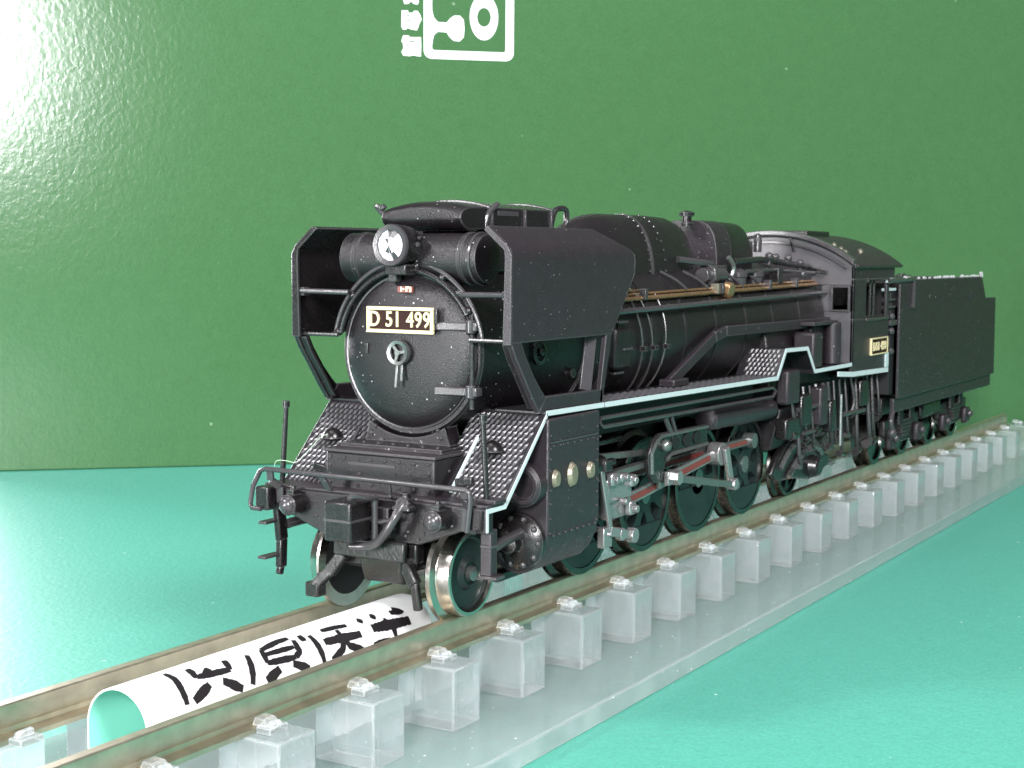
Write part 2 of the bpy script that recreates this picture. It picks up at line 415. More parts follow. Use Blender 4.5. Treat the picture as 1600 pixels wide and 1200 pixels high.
def mirror_mesh(o, parent=None):
    """the same part on the other side of the engine (Y reversed)"""
    me = o.data.copy()
    me.transform(Matrix.Diagonal((1, -1, 1, 1))); me.flip_normals()
    c = bpy.data.objects.new(o.name.split('.')[0], me); COL.objects.link(c)
    for m in o.modifiers:
        b = c.modifiers.new(m.name, 'BEVEL'); b.width = m.width; b.segments = m.segments; b.limit_method = 'ANGLE'; b.angle_limit = m.angle_limit
    if 'kind' in o.keys(): c['kind'] = o['kind']
    adopt(c, parent or o.parent)
    for ch in [k for k in list(COL.objects) if k.parent == o]: mirror_mesh(ch, c)
    return c
def arc(cy, cz, r, a0, a1, n):
    return [(cy+r*math.cos(R(a0+(a1-a0)*i/n)), cz+r*math.sin(R(a0+(a1-a0)*i/n))) for i in range(n+1)]
def lettering(txt, size, sx, name):
    c = bpy.data.curves.new(name, 'FONT'); c.body = txt; c.size = size; c.align_x = 'CENTER'; c.align_y = 'CENTER'
    c.extrude = 0.06; c.offset = 0.012*size; c.resolution_u = 3; c.space_character = 1.08
    o = bpy.data.objects.new(name, c); COL.objects.link(o)
    dg = bpy.context.evaluated_depsgraph_get()
    me = bpy.data.meshes.new_from_object(o.evaluated_get(dg))
    bpy.data.objects.remove(o, do_unlink=True); bpy.data.curves.remove(c)
    me.transform(Matrix.Diagonal((sx, 1, 1, 1)))
    return me

# ================================================================== SETTING
g = MB().box(-420, 260, -420, 260, -9.0, -7.5).build('table_mat', MATM)
tag(g, 'turquoise green mat that everything stands on', None, kind='structure')
g['kind'] = 'structure'

# ------------------------------------------------------------------ green presentation box behind
bx_t = Vector((-0.6908, 0.7230, 0)); bx_n = Vector((0.7230, 0.6908, 0)); bx_0 = Vector((-68.41, -113.59, 0))
def on_box(s, z, out=0.0):
    p = bx_0+bx_t*s+bx_n*out
    return (p.x, p.y, z)
box = thing('presentation_box', 'large green embossed card box standing upright behind the locomotive', 'box', on_box(80, -7.5))
m = MB()
m.loft([[on_box(-5.5, z), on_box(330, z), on_box(330, z, -45), on_box(-5.5, z, -45)] for z in (-7.47, 76)])
m.build('lid_panel', CARD, box, 0.25)
def print_poly(outer, name, parent, holes=(), out=0.06):
    """flat print on the box front, s/z coordinates; ring holes are given as closed loops of equal length"""
    mm = MB()
    if holes:
        vs0 = mm.verts([on_box(s, z, out) for s, z in outer]); vs1 = mm.verts([on_box(s, z, out) for s, z in holes])
        for i in range(len(vs0)):
            j = (i+1) % len(vs0); mm.face((vs0[i], vs0[j], vs1[j], vs1[i]))
    else:
        mm.face(mm.verts([on_box(s, z, out) for s, z in outer]))
    return mm.build(name, PRINTW, parent)
def rrect(s0, s1, z0, z1, r, n=5):
    P = []
    for cx, cz, a in ((s1-r, z1-r, 0), (s0+r, z1-r, 90), (s0+r, z0+r, 180), (s1-r, z0+r, 270)):
        P += [(cx+r*math.cos(R(a+90*i/n)), cz+r*math.sin(R(a+90*i/n))) for i in range(n+1)]
    return P
lg = print_poly(rrect(60.9, 74.5, 52.4, 66.0, 1.2), 'logo_frame', box, rrect(62.15, 73.25, 53.65, 64.75, 0.35))
def ellipse(cs, cz, a, b, n=28): return [(cs+a*math.cos(2*PI*i/n), cz+b*math.sin(2*PI*i/n)) for i in range(n)]
print_poly(ellipse(69.95, 58.7, 2.15, 3.35), 'logo_letter', box, ellipse(69.95, 58.7, 1.05, 1.4))
print_poly([(62.1, 59.6), (62.4, 58.4), (63.0, 57.75), (64.3, 57.7), (64.9, 58.4), (65.4, 58.75), (66.3, 58.8), (66.9, 58.2), (67.0, 56.9), (66.9, 55.7),
            (66.3, 55.05), (65.4, 55.1), (64.8, 55.6), (64.3, 56.3), (63.0, 56.35), (62.4, 55.8), (62.1, 54.2)][::-1], 'logo_letter', box, out=0.075)
def px2box(x, y): return (57.0+(x-621)*0.0965, 56.1-(y-50)*0.0922)
glyphs = [
 [(627.5, 16), (637, 16), (638, 19.5), (645, 19), (646, 16), (652, 16), (656, 22), (658, 29), (655, 35), (651, 46.5), (641, 45), (636.5, 43), (634, 46), (629, 46), (627, 41)],
 [(630, 55), (638, 55), (640, 57.5), (657, 57), (657.5, 70), (657, 87), (650, 87), (646, 85.5), (640, 87.5), (630, 86.5), (627, 81), (630, 76), (629.5, 68), (627, 64)],
 [(629, -2), (636, -2), (638, 1), (640, -6), (646, -6), (646, 0), (652, -3), (654, 1), (652, 6), (646, 5), (642, 1), (638, 5), (632, 6)],
]
for gl in glyphs: print_poly([px2box(x, y) for x, y in gl][::-1], 'printed_glyph', box)
cuts = [[(635, 23), (640, 23), (640, 25), (635, 25)], [(635, 31), (641, 31), (641, 33), (635, 33)], [(644, 27), (650, 27), (650, 28.5), (644, 28.5)],
        [(638, 63), (648, 63), (648, 65), (638, 65)], [(634, 70), (638, 70), (638, 72), (634, 72)], [(643, 73), (650, 74), (650, 75.5), (643, 75)]]
for c in cuts:
    mm = MB(); mm.face(mm.verts([on_box(*px2box(x, y), 0.085) for x, y in c])); mm.build('glyph_gap', CARD, box)

# ================================================================== DISPLAY TRACK
track = thing('display_track', 'clear acrylic display track with two nickel rails under the black locomotive', 'track', (-60, 0, -7.5))
XF, XR = 44.0, -168.0
MB().box(XR, XF, -12.8, 12.8, -7.48, -6.0).build('base_plate', ACRB, track, 0.15)
rail_prof = [(-0.85, -2.0), (0.85, -2.0), (0.85, -1.72), (0.26, -1.55), (0.24, -1.30), (0.36, -1.12), (0.38, -0.08), (0.30, 0.0),
             (-0.30, 0.0), (-0.38, -0.08), (-0.36, -1.12), (-0.24, -1.30), (-0.26, -1.55), (-0.85, -1.72)]
for sy in (1, -1):
    MB().px([(sy*4.87+a, b) for a, b in rail_prof], -158.0, XF).build('rail', RAILM, track, 0.0)
blk = MB().box(-1.55, 1.55, 3.7, 8.0, -5.99, -2.02)
blk0 = blk.build('sleeper_block', ACRY, None, 0.12)
clip_obs = []
for sg, y0 in ((1, 5.78), (-1, 3.0)):
    cl = MB()
    cl.box(-0.75, 0.75, y0-0.04, y0+0.95, -2.0, -1.62)
    inner = 5.3 if sg > 0 else 3.5
    cl.loft([[(-0.6, inner, -1.66), (0.6, inner, -1.66), (0.6, y0+0.5, -1.66), (-0.6, y0+0.5, -1.66)],
             [(-0.4, inner+0.08, -1.22), (0.45, inner+0.08, -1.25), (0.4, y0+0.3, -1.30), (-0.45, y0+0.3, -1.27)]])
    cl.ball((0.25, y0+0.7, -1.6), 0.28, 8); cl.ball((-0.3, y0+0.62, -1.6), 0.22, 8)
    clip_obs.append(cl.build('rail_clip', ACRY, None, 0.05))
X0 = 6.35 + 8.4*4
first = True
xs = []
x = X0
while x > XR+3: xs.append(x); x -= 8.4
def far_mesh(o):
    me = o.data.copy(); me.transform(Matrix.Diagonal((1, -1, 1, 1))); me.flip_normals(); return me
bm_far = far_mesh(blk0); cm_far = [far_mesh(c) for c in clip_obs]
for x in xs:
    for far in (0, 1):
        o = blk0 if first else blk0.copy()
        cs = clip_obs if first else [c.copy() for c in clip_obs]
        if not first:
            for k in [o]+cs: COL.objects.link(k)
        first = False
        if far: o.data = bm_far
        o.parent = track; o.matrix_parent_inverse = Matrix.Identity(4); o.location = Vector((x, 0, 0))-Vector((-60, 0, -7.5))
        for k, c in enumerate(cs):
            if far: c.data = cm_far[k]
            c.parent = o; c.matrix_parent_inverse = Matrix.Identity(4); c.location = (0, 0, 0)

# ------------------------------------------------------------------ rolled paper between the rails
paper = thing('paper_strip', 'white paper strip with hand brushed black characters, arched between the rails', 'paper', (6, 0, -6))
PR, PZ = 2.25, -1.55
def arch_pts(r):
    P = [(-r, -5.98)]+[(r*math.cos(R(180-i*9)), PZ+r*math.sin(R(180-i*9))) for i in range(21)]+[(r, -5.98)]
    return P
m = MB()
PX0, PX1 = 20.0, -6.6
outer = arch_pts(PR); inner = arch_pts(PR-0.11)
n = len(outer)
va = [m.verts([(x, y, z) for y, z in outer]) for x in (PX0, PX1)]
vb = [m.verts([(x, y, z) for y, z in inner]) for x in (PX0, PX1)]
for i in range(n-1):
    m.face((va[0][i], va[0][i+1], va[1][i+1], va[1][i]))
    f = m.face((vb[0][i+1], vb[0][i], vb[1][i], vb[1][i+1])); f.material_index = 1
    for k in (0, 1): m.face((va[k][i], va[k][i+1], vb[k][i+1], vb[k][i]))
m.build('sheet', [PAPER, PAPERB], paper)
def stroke(pts, width):
    """brush stroke on the arch: (x, angle in degrees from the far side) points"""
    mm = MB(); P = [Vector((x, R(a)*PR)) for x, a in pts]; out = []
    for i in range(len(P)-1):
        nn = max(3, int((P[i+1]-P[i]).length/0.14)); out += [P[i].lerp(P[i+1], k/nn) for k in range(nn)]
    out.append(P[-1]); L = []; Q = []
    for i, p in enumerate(out):
        d = (out[min(i+1, len(out)-1)]-out[max(i-1, 0)]).normalized(); nrm = Vector((-d.y, d.x))
        t = i/(len(out)-1)
        ww = width*(0.42+0.16*math.sin(t*PI)+0.06*random.uniform(-1, 1))
        L.append(p+nrm*ww); Q.append(p-nrm*ww)
    def em(p):
        a = PI-p.y/PR; r = PR+0.035
        return (p.x, r*math.cos(a), PZ+r*math.sin(a))
    rows = [mm.verts([em(p.lerp(q, k/5)) for p, q in zip(L, Q)]) for k in range(6)]
    for va, vb in zip(rows, rows[1:]):
        for i in range(len(va)-1): mm.face((va[i], va[i+1], vb[i+1], vb[i]))
    return mm.build('brush_stroke', INK, paper)
for pts, wd in (
    ([(16.7, 95.2), (16.63, 114.0), (16.79, 134.4), (16.89, 157.0)], 0.38),
    ([(15.21, 102.6), (15.21, 111.3), (15.31, 125.1)], 0.4),
    ([(15.26, 123.7), (12.71, 129.3)], 0.38),
    ([(12.71, 129.3), (12.5, 110.3)], 0.38),
    ([(14.62, 125.7), (13.97, 115.8)], 0.4),
    ([(14.74, 140.8), (16.28, 156.0)], 0.46),
    ([(13.7, 142.3), (12.43, 162.9)], 0.48),
    ([(10.73, 115.0), (11.15, 139.3), (11.58, 161.7)], 0.38),
    ([(9.01, 153.4), (10.33, 165.6)], 0.46),
    ([(9.46, 114.6), (7.77, 108.4), (6.74, 108.4)], 0.35),
    ([(9.46, 114.6), (9.8, 139.4)], 0.36),
    ([(9.8, 139.4), (7.35, 144.6)], 0.36),
    ([(7.35, 144.6), (6.85, 139.7), (6.56, 116.1)], 0.38),
    ([(9.55, 125.1), (6.97, 128.1)], 0.3),
    ([(9.09, 153.3), (10.35, 163.9)], 0.46),
    ([(7.8, 152.5), (6.51, 168.9)], 0.46),
    ([(5.79, 110.4), (5.84, 124.8)], 0.4),
    ([(5.12, 117.4), (5.07, 136.4), (5.05, 169.0)], 0.38),
    ([(4.38, 137.5), (0.85, 144.7)], 0.48),
    ([(3.9, 116.3), (2.53, 118.8), (1.56, 122.5)], 0.3),
    ([(2.69, 124.5), (2.68, 145.1), (3.1, 158.3), (4.26, 167.9)], 0.38),
    ([(2.56, 144.2), (2.32, 156.8), (1.08, 170.0)], 0.38),
    ([(0.32, 118.5), (-0.03, 126.1)], 0.4),
    ([(-1.04, 119.1), (-1.42, 126.1)], 0.4),
    ([(-0.4, 142.2), (-4.37, 150.2)], 0.58),
    ([(-1.93, 133.4), (-2.42, 149.1), (-2.44, 168.4)], 0.38),
    ([(-3.44, 120.1), (-4.11, 130.7), (-2.93, 126.6)], 0.38),
    ([(-0.02, 168.6), (-1.82, 169.5)], 0.35),
    ): stroke(pts, wd*1.08)


# ================================================================== LOCOMOTIVE
loco = thing('steam_locomotive', 'black model steam locomotive with gold D51 499 plate on its smokebox door', 'locomotive', (-42, 0, 0))
BZ = 17.2
def P(mb, name, material, bevel=0.0, parent=None, **k): return mb.build(name, material, parent or loco, bevel, **k)

# ---- frame and pilot beam
P(MB().box(-71, -4.5, -3.0, 3.0, 5.2, 9.8).box(-58, -12, -2.6, 2.6, 2.2, 5.3), 'main_frame', DARK)
beam = [(-9.0, 7.9), (-9.0, 6.3), (-7.1, 6.3), (-3.9, 5.1), (3.9, 5.1), (7.1, 6.3), (9.0, 6.3), (9.0, 7.9)]
pb = P(MB().px(beam, -3.5, -2.6), 'pilot_beam', BLKC, 0.1)
rv = MB()
for y, z in ((-6.6, 6.9), (-3.4, 6.0), (-3.2, 5.6), (2.9, 7.0), (3.0, 6.5), (3.1, 5.9), (4.3, 5.9), (3.9, 5.5), (2.9, 5.6), (6.5, 6.6), (-8.4, 7.3), (-4.4, 6.3)):
    rv.ball((-2.58, y, z), 0.13, 8)
stuff(P(rv, 'rivets', PIPE, parent=pb))
P(MB().box(-4.8, -2.7, -9.0, 9.0, 7.9, 8.1), 'beam_deck', GRAPH, 0.06)
P(MB().tube([(-1.5, -8.3, 6.5), (-1.5, -9.1, 6.5), (-1.5, -9.25, 6.8), (-1.5, -9.0, 8.0), (-1.5, -8.35, 9.1), (-1.5, -7.9, 9.28), (-1.5, 8.2, 9.2), (-1.5, 8.5, 9.05), (-1.5, 8.55, 8.6), (-1.5, 8.3, 6.6), (-2.4, 8.25, 6.4)], 0.17, 10), 'front_handrail', PIPE)
for pts in ([(-1.6, -7.6, 9.25), (-1.7, -7.6, 8.5), (-2.3, -7.3, 8.0), (-2.35, -7.3, 6.9)],
            [(-1.6, 8.0, 9.1), (-1.7, 8.0, 8.6), (-2.3, 7.7, 7.9), (-2.35, 7.6, 6.4)],
            [(-1.6, 2.1, 9.2), (-1.8, 2.1, 8.4), (-2.5, 2.0, 8.1)],
            [(-1.6, -3.2, 9.2), (-1.8, -3.2, 8.9), (-2.5, -3.2, 8.1)]):
    mm = MB()
    for a, b in zip(pts, pts[1:]): mm.bar(a, b, 0.55, 0.2, (1, 0, 0.3))
    P(mm, 'handrail_bracket', PIPE, 0.05)
for y0, y1 in ((-7.7, -8.1), (8.2, 8.5)):
    P(MB().cyl((-3.5, y1, 8.0), (-3.5, y0, 13.35), 0.2, 0.17, 10).cyl((-3.5, y0, 13.3), (-3.5, y0, 13.75), 0.25, None, 10), 'marker_post', BLKS)
P(MB().box(-4.6, -3.2, 7.9, 9.3, 8.1, 8.4), 'post_foot', GRAPH, 0.08)
for y in (-5.9, 5.8):
    ml = P(MB().cyl((-2.6, y, 7.0), (-1.3, y, 7.0), 0.72, None, 20).box(-2.4, -1.6, y-0.3, y+0.3, 7.6, 8.0).cyl((-2.0, y, 7.9), (-2.0, y, 8.25), 0.2, None, 8), 'marker_lamp', BLKS, 0.05)
    P(MB().lathe([(0.62, 0), (0.55, 0.2), (0.3, 0.36), (0.05, 0.42)], (-1.32, y, 7.0), 'X', 18), 'lamp_lens', PIPE, parent=ml)
P(MB().box(-2.4, -1.6, -8.9, -7.8, 6.4, 8.0), 'side_bracket', BLKS, 0.1)
# coupler
cp = P(MB().box(-1.4, 0.9, -1.05, 1.05, 5.45, 8.05).box(-2.6, -1.3, -0.8, 0.8, 5.9, 7.6), 'coupler', BLKS, 0.15)
P(MB().box(-1.4, 0.94, -1.09, 1.09, 6.75, 6.9), 'knuckle_seam', GRAPH, parent=cp)
P(MB().tube([(0.3, 0.9, 8.0), (0.9, 1.0, 8.4), (0.6, 1.3, 8.5), (-0.2, 1.6, 8.3), (-1.2, 1.6, 8.2)], 0.18, 8, 4), 'uncoupling_lever', PIPE)
P(MB().cyl((-1.2, 1.45, 5.2), (-1.2, 1.45, 8.1), 0.22, None, 10), 'coupler_pin', PIPE)
P(MB().tube([(-2.2, 3.4, 8.1), (-1.6, 3.35, 7.8), (-1.0, 3.2, 7.1), (-0.8, 2.7, 6.2), (-0.9, 1.9, 5.4), (-1.0, 0.9, 5.0), (-0.8, -0.2, 4.9)], 0.3, 10, 5), 'brake_hose', PIPE)
P(MB().cyl((-2.2, 3.4, 7.6), (-1.4, 3.4, 7.9), 0.5, None, 12).cyl((-1.9, 3.4, 7.9), (-1.9, 3.4, 8.6), 0.32, None, 12).box(-2.0, -1.2, 2.8, 4.1, 7.5, 7.75), 'hose_valve', BLKC, 0.05)
P(MB().box(-2.6, -1.6, 1.2, 2.2, 5.6, 7.5).tube([(-1.5, 0.6, 6.9), (-1.3, 1.6, 6.6), (-1.4, 2.6, 6.8)], 0.2, 8, 4), 'coupler_bracket', BLKC, 0.08)
# hanging steps
st = P(MB().bar((-3.6, -8.5, 6.4), (-3.9, -8.5, 4.0), 0.9, 0.5).bar((-3.9, -8.5, 4.1), (-3.8, -8.5, 2.1), 0.75, 0.5).bar((-3.85, -8.5, 2.5), (-3.6, -8.5, 1.6), 0.5, 0.4), 'footstep', BLKS, 0.1)
P(MB().box(-4.2, -2.1, -9.1, -8.4, 5.3, 5.5), 'step_tread', GRAPH, 0.05, parent=st)
P(MB().box(-4.1, -2.0, -9.1, -8.4, 2.9, 3.1), 'step_tread', GRAPH, 0.05, parent=st)
st = P(MB().bar((-4.0, 8.35, 6.4), (-4.0, 8.35, 3.4), 0.8, 0.8, (0, 1, 0)), 'footstep', GRAPH, 0.08)
P(MB().box(-4.6, -3.5, 7.9, 9.2, 3.2, 3.42), 'step_tread', PIPE, 0.04, parent=st)
P(MB().box(-4.5, -3.55, 7.95, 8.8, 5.2, 5.4), 'step_tread', PIPE, 0.04, parent=st)

# ---- leading truck
def wheel(x, sy, r, dark, name, spokes=0, cw=None, crank=90, yf=5.85):
    """one wheel on side sy; tyre and centre are sub-parts"""
    w0 = P(MB().lathe([(r*0.89, 4.3), (r+0.5, 4.3), (r+0.58, 4.42), (r+0.5, 4.7), (r+0.05, 4.85), (r, 4.95), (r-0.04, yf-0.06), (r-0.1, yf), (r*0.89, yf)], (x, 0, r), 'Y', 56, close=True)
           if sy > 0 else MB().lathe([(r*0.89, -4.3), (r+0.5, -4.3), (r+0.58, -4.42), (r+0.5, -4.7), (r+0.05, -4.85), (r, -4.95), (r-0.04, -yf+0.06), (r-0.1, -yf), (r*0.89, -yf)], (x, 0, r), 'Y', 56, close=True),
           name, dark)
    s = sy
    yb = s*(yf-0.75)
    d = MB().lathe([(0.02, s*4.32), (r*0.9, s*4.32), (r*0.9, yb), (r*0.2, yb)], (x, 0, r), 'Y', 40)
    P(d, 'wheel_disc', DARK, parent=w0)
    if spokes:
        k = MB()
        k.lathe([(r*0.16, yb), (r*0.16, s*(yf-0.05)), (r*0.30, s*(yf-0.05)), (r*0.30, yb)], (x, 0, r), 'Y', 24, close=True)
        k.lathe([(r*0.74, yb), (r*0.74, s*(yf-0.22)), (r*0.895, s*(yf-0.22)), (r*0.895, yb)], (x, 0, r), 'Y', 48, close=True)
        for i in range(spokes):
            a = R(crank+360*i/spokes)
            c, sn = math.cos(a), math.sin(a)
            pts = [(r*0.2, -r*0.13), (r*0.45, -r*0.10), (r*0.76, -r*0.20), (r*0.76, r*0.20), (r*0.45, r*0.10), (r*0.2, r*0.13)]
            k.py([(x+u*c-v*sn, r+u*sn+v*c) for u, v in pts], min(yb, s*(yf-0.15)), max(yb, s*(yf-0.15)))
        P(k, 'spoke_web', WHEELC, parent=w0)
        if cw:
            rr = r*0.885; a0 = math.degrees(math.asin((cw-r)/rr))
            pl = [(x+rr*math.cos(R(t)), r+rr*math.sin(R(t))) for t in [(-180-a0)+(180+2*a0)*i/20 for i in range(21)]]
            P(MB().py(pl, min(yb, s*(yf-0.05)), max(yb, s*(yf-0.05))), 'counterweight', WHEELC, 0.05, parent=w0)
        P(MB().cyl((x, s*4, r), (x, s*(yf+0.05), r), r*0.17, None, 20), 'axle_end', RODG, parent=w0)
    else:
        P(MB().lathe([(r*0.905, s*(yf-0.45)), (r*0.83, s*(yf-0.35)), (r*0.74, s*(yf-0.55)), (r*0.45, s*(yf-0.6)), (r*0.36, s*(yf-0.3)), (r*0.3, s*(yf-0.12)), (r*0.27, s*(yf-0.12)), (r*0.24, s*(yf-0.3)), (0.01, s*(yf-0.3))], (x, 0, r), 'Y', 40), 'wheel_centre', WHEELC, parent=w0)
        P(MB().lathe([(r*0.17, s*(yf-0.4)), (r*0.17, s*(yf+0.12)), (r*0.1, s*(yf+0.2)), (0.01, s*(yf+0.2))], (x, 0, r), 'Y', 16), 'axle_end', RODG, parent=w0)
    return w0
LX, LR = -6.0, 2.87
for s in (1, -1): wheel(LX, s, LR, TYRE, 'leading_wheel', yf=5.85 if s > 0 else 5.5)
P(MB().cyl((LX, -4, LR), (LX, 4, LR), 0.55, None, 12), 'leading_axle', RODG)
P(MB().box(-4.2, -3.2, -3.3, 3.3, 3.6, 5.0).box(-9.5, -3.6, -2.9, 2.9, 3.0, 4.6), 'truck_frame', SHOE, 0.15)
P(MB().py([(-3.0, 4.6), (-2.4, 4.4), (-2.4, 3.2), (-2.8, 2.3), (-3.4, 2.2), (-3.6, 4.6)], -0.6, 2.6), 'truck_bolster', SHOE, 0.15)
P(MB().py([(-2.1, 5.2), (-2.0, 3.9), (-2.5, 3.9), (-2.6, 5.2)], -2.6, 3.1), 'coupler_pocket', SHOE, 0.15)
for s in (1, -1):
    gi = MB().bar((-3.0, s*2.4, 3.9), (-2.8, s*3.5, 2.4), 0.8, 0.7, (1, 0, 0))
    if s < 0: gi.bar((-2.8, -3.4, 2.6), (-2.6, -4.5, 1.5), 0.7, 0.7, (1, 0, 0)).box(-3.2, -2.2, -5.15, -4.05, 0.75, 1.75)
    else: gi.bar((-2.85, 3.4, 2.6), (-3.0, 3.6, 0.7), 0.55, 0.5, (1, 0, 0))
    P(gi, 'guard_iron', SHOE, 0.12)
# ---- front deck (sloping tread plates), cylinder cover and saddle
def treads(fn, us, vs, du, dv, hgt, name, parent, k=1):
    """raised lozenges over a parametric plate: fn(u, v, h) -> point"""
    mm = MB(); n = 0
    u0, u1 = us; v0, v1 = vs; i = 0
    v = v0+dv/2
    while v < v1-dv*0.3:
        u = u0+du*(0.5 if i % 2 else 1.0)
        while u < u1-du*0.3:
            if fn(u, v, 0) is not None:
                a, b = du*0.44, dv*0.74
                q = [fn(u+k*i_*a, v+j_*b, 0.01) for i_, j_ in ((-0.85, -0.80), (0.05, -0.62), (0.62, 0.05), (0.85, 0.80), (-0.05, 0.62), (-0.62, -0.05))]
                t = fn(u-k*0.08*a, v+0.1*b, hgt)
                if None not in q:
                    vv = mm.verts(q); tv = mm.bm.verts.new(t)
                    for n_ in range(6): mm.face((vv[n_], vv[(n_+1) % 6], tv))
            u += du
        v += dv; i += 1
    return stuff(mm.build(name, LOZ, parent, 0, smooth=10))
SL0, SL1 = Vector((-4.7, 8.0)), Vector((-10.1, 13.35))
sd = (SL1-SL0); sl = sd.length; sd = sd/sl; sn = Vector((-sd.y, sd.x))
if sn.y < 0: sn = -sn
for s in (1, -1):
    pts = [(SL0.x, SL0.y), (SL1.x, SL1.y), (SL1.x-0.3, SL1.y-0.3), (SL0.x-0.3, SL0.y-0.3)]
    fp = P(MB().py(pts, min(s*3.4, s*8.98), max(s*3.4, s*8.98)), 'sloping_footplate', TREAD, 0.05)
    def fn(u, v, h, s=s):
        if u < 4.55 and v < 3.2: return None
        if u < 3.3: return None
        p = SL0+sd*v+sn*h
        return (p.x, s*u, p.y)
    treads(fn, (3.4, 8.85), (0.05, sl), 0.42, 0.48, 0.14, 'tread_pattern', fp, s)
    P(MB().lathe([(0.05, 0.75), (0.5, 0.55), (0.75, 0.2), (0.8, 0)], (-7.2, s*6.6, 10.9), 'Z', 16), 'step_boss', BLKS, parent=fp)
    P(MB().bar((-5.0, s*5.2, 9.0), (-5.0, s*6.5, 9.2), 0.5, 0.4, (1, 0, 0)), 'step_boss', BLKS, 0.08, parent=fp)
    P(MB().bar((SL0.x-0.1, s*4.9, SL0.y+0.35), (SL0.x-3.4, s*4.9, SL0.y+3.6), 0.18, 0.22, (0, 1, 0)), 'plate_flange', WHITE if s > 0 else PIPE, 0.03, parent=fp)
cc = P(MB().box(-8.6, -3.8, -4.5, 4.3, 8.0, 10.5), 'cylinder_cover', BLKC, 0.12)
P(MB().box(-8.6, -3.62, -4.65, 4.45, 10.5, 10.72), 'cover_lip', GRAPH, 0.06, parent=cc)
rv = MB()
for i in range(8): rv.ball((-3.78, -4.1+i*1.13, 10.15), 0.13, 8); rv.ball((-3.78, -4.1+i*1.13, 8.45), 0.13, 8)
for z in (9.0, 9.6): rv.ball((-3.78, -4.15, z), 0.13, 8); rv.ball((-3.78, 3.9, z), 0.13, 8)
rv.ball((-3.76, -1.7, 9.15), 0.16, 8); rv.ball((-5.5, 4.32, 9.6), 0.12, 8); rv.ball((-7.4, 4.32, 10.0), 0.12, 8)
stuff(P(rv, 'rivets', PIPE, parent=cc))
P(MB().box(-3.86, -3.72, -2.6, 1.2, 9.75, 9.9), 'cover_seam', GRAPH, parent=cc)
sad = [(-4.2, 10.7), (4.0, 10.7), (3.0, 12.2)]+arc(0, BZ, 5.85, 300, 240, 10)+[(-3.1, 12.2)]
sd_ = P(MB().px([(-4.3, 10.72), (4.1, 10.72), (4.0, 11.0), (-4.2, 11.0)], -8.6, -5.0).px([(-3.6, 11.0), (3.4, 11.0), (3.0, 12.3)]+arc(0, BZ, 5.8, 302, 238, 10)+[(-3.2, 12.3)], -8.4, -7.0), 'smokebox_saddle', BLKC, 0.06)
rv = MB()
for i in range(7): rv.ball((-5.4, -3.7+i*1.2, 11.05), 0.13, 8)
for y in (-3.0, 2.7): rv.ball((-6.98, y, 11.5), 0.18, 8); rv.ball((-6.98, y*0.9, 12.0), 0.15, 8)
stuff(P(rv, 'rivets', PIPE, parent=sd_))

# ---- smokebox and door
sb = P(MB().lathe([(5.1, 0), (5.55, 0.02), (5.74, -0.2), (5.74, -14.0), (5.95, -14.05), (5.95, -14.5), (5.74, -14.55), (5.74, -17.5)], (-7.3, 0, BZ), 'X', 72), 'smokebox', BLKC)
dr = P(MB().lathe([(5.12, -0.1), (5.12, 0.22), (5.0, 0.36), (4.2, 0.62), (2.8, 0.86), (1.4, 0.98), (0.02, 1.02)], (-7.3, 0, BZ), 'X', 72), 'smokebox_door', BLKC)
# raised ring round the door
P(MB().lathe([(5.16, 0.0), (5.16, 0.14), (5.28, 0.16), (5.32, 0.0)], (-7.3, 0, BZ), 'X', 72, close=True), 'door_ring', PIPE, parent=dr)
for z in (19.05, 14.75):
    hg = P(MB().bar((-6.35, 2.6, z), (-6.85, 4.95, z), 0.55, 0.35, (1, 0, 0)).cyl((-6.8, 5.15, z-0.45), (-6.8, 5.15, z+0.45), 0.36, None, 12).box(-7.4, -6.6, 5.2, 5.7, z-0.3, z+0.3), 'door_hinge', PIPE, 0.08, parent=dr)
P(MB().cyl((-6.95, 5.15, 13.6), (-6.95, 5.15, 20.0), 0.16, None, 8), 'hinge_pin', BLKS, parent=dr)
hw = MB()
hw.lathe([(0.60, 0), (0.60, 0.22), (0.82, 0.26), (0.86, 0)], (-5.95, 0, BZ), 'X', 28, close=True)
for a in (10, 130, 250):
    hw.bar((-5.85, 0, BZ), (-5.85, 0.7*math.cos(R(a)), BZ+0.7*math.sin(R(a))), 0.2, 0.15, (1, 0, 0))
hw.cyl((-6.3, 0, BZ), (-5.7, 0, BZ), 0.2, None, 10)
P(hw, 'door_handwheel', RODG, parent=dr)
P(MB().lathe([(0.85, -0.5), (0.85, 0.15), (0.62, 0.18)], (-6.2, 0, BZ), 'X', 24), 'handwheel_boss', BLKS, parent=dr)
P(MB().bar((-5.9, -0.08, BZ-0.6), (-5.75, -0.12, BZ-2.35), 0.2, 0.16, (1, 0, 0)).bar((-6.05, 0.18, BZ-0.6), (-5.95, 0.22, BZ-1.9), 0.18, 0.16, (1, 0, 0)), 'door_handle', RODG, 0.03, parent=dr)
P(MB().box(-6.7, -6.3, -3.1, -2.85, 17.0, 17.75), 'door_dart', BLKS, 0.05, parent=dr)
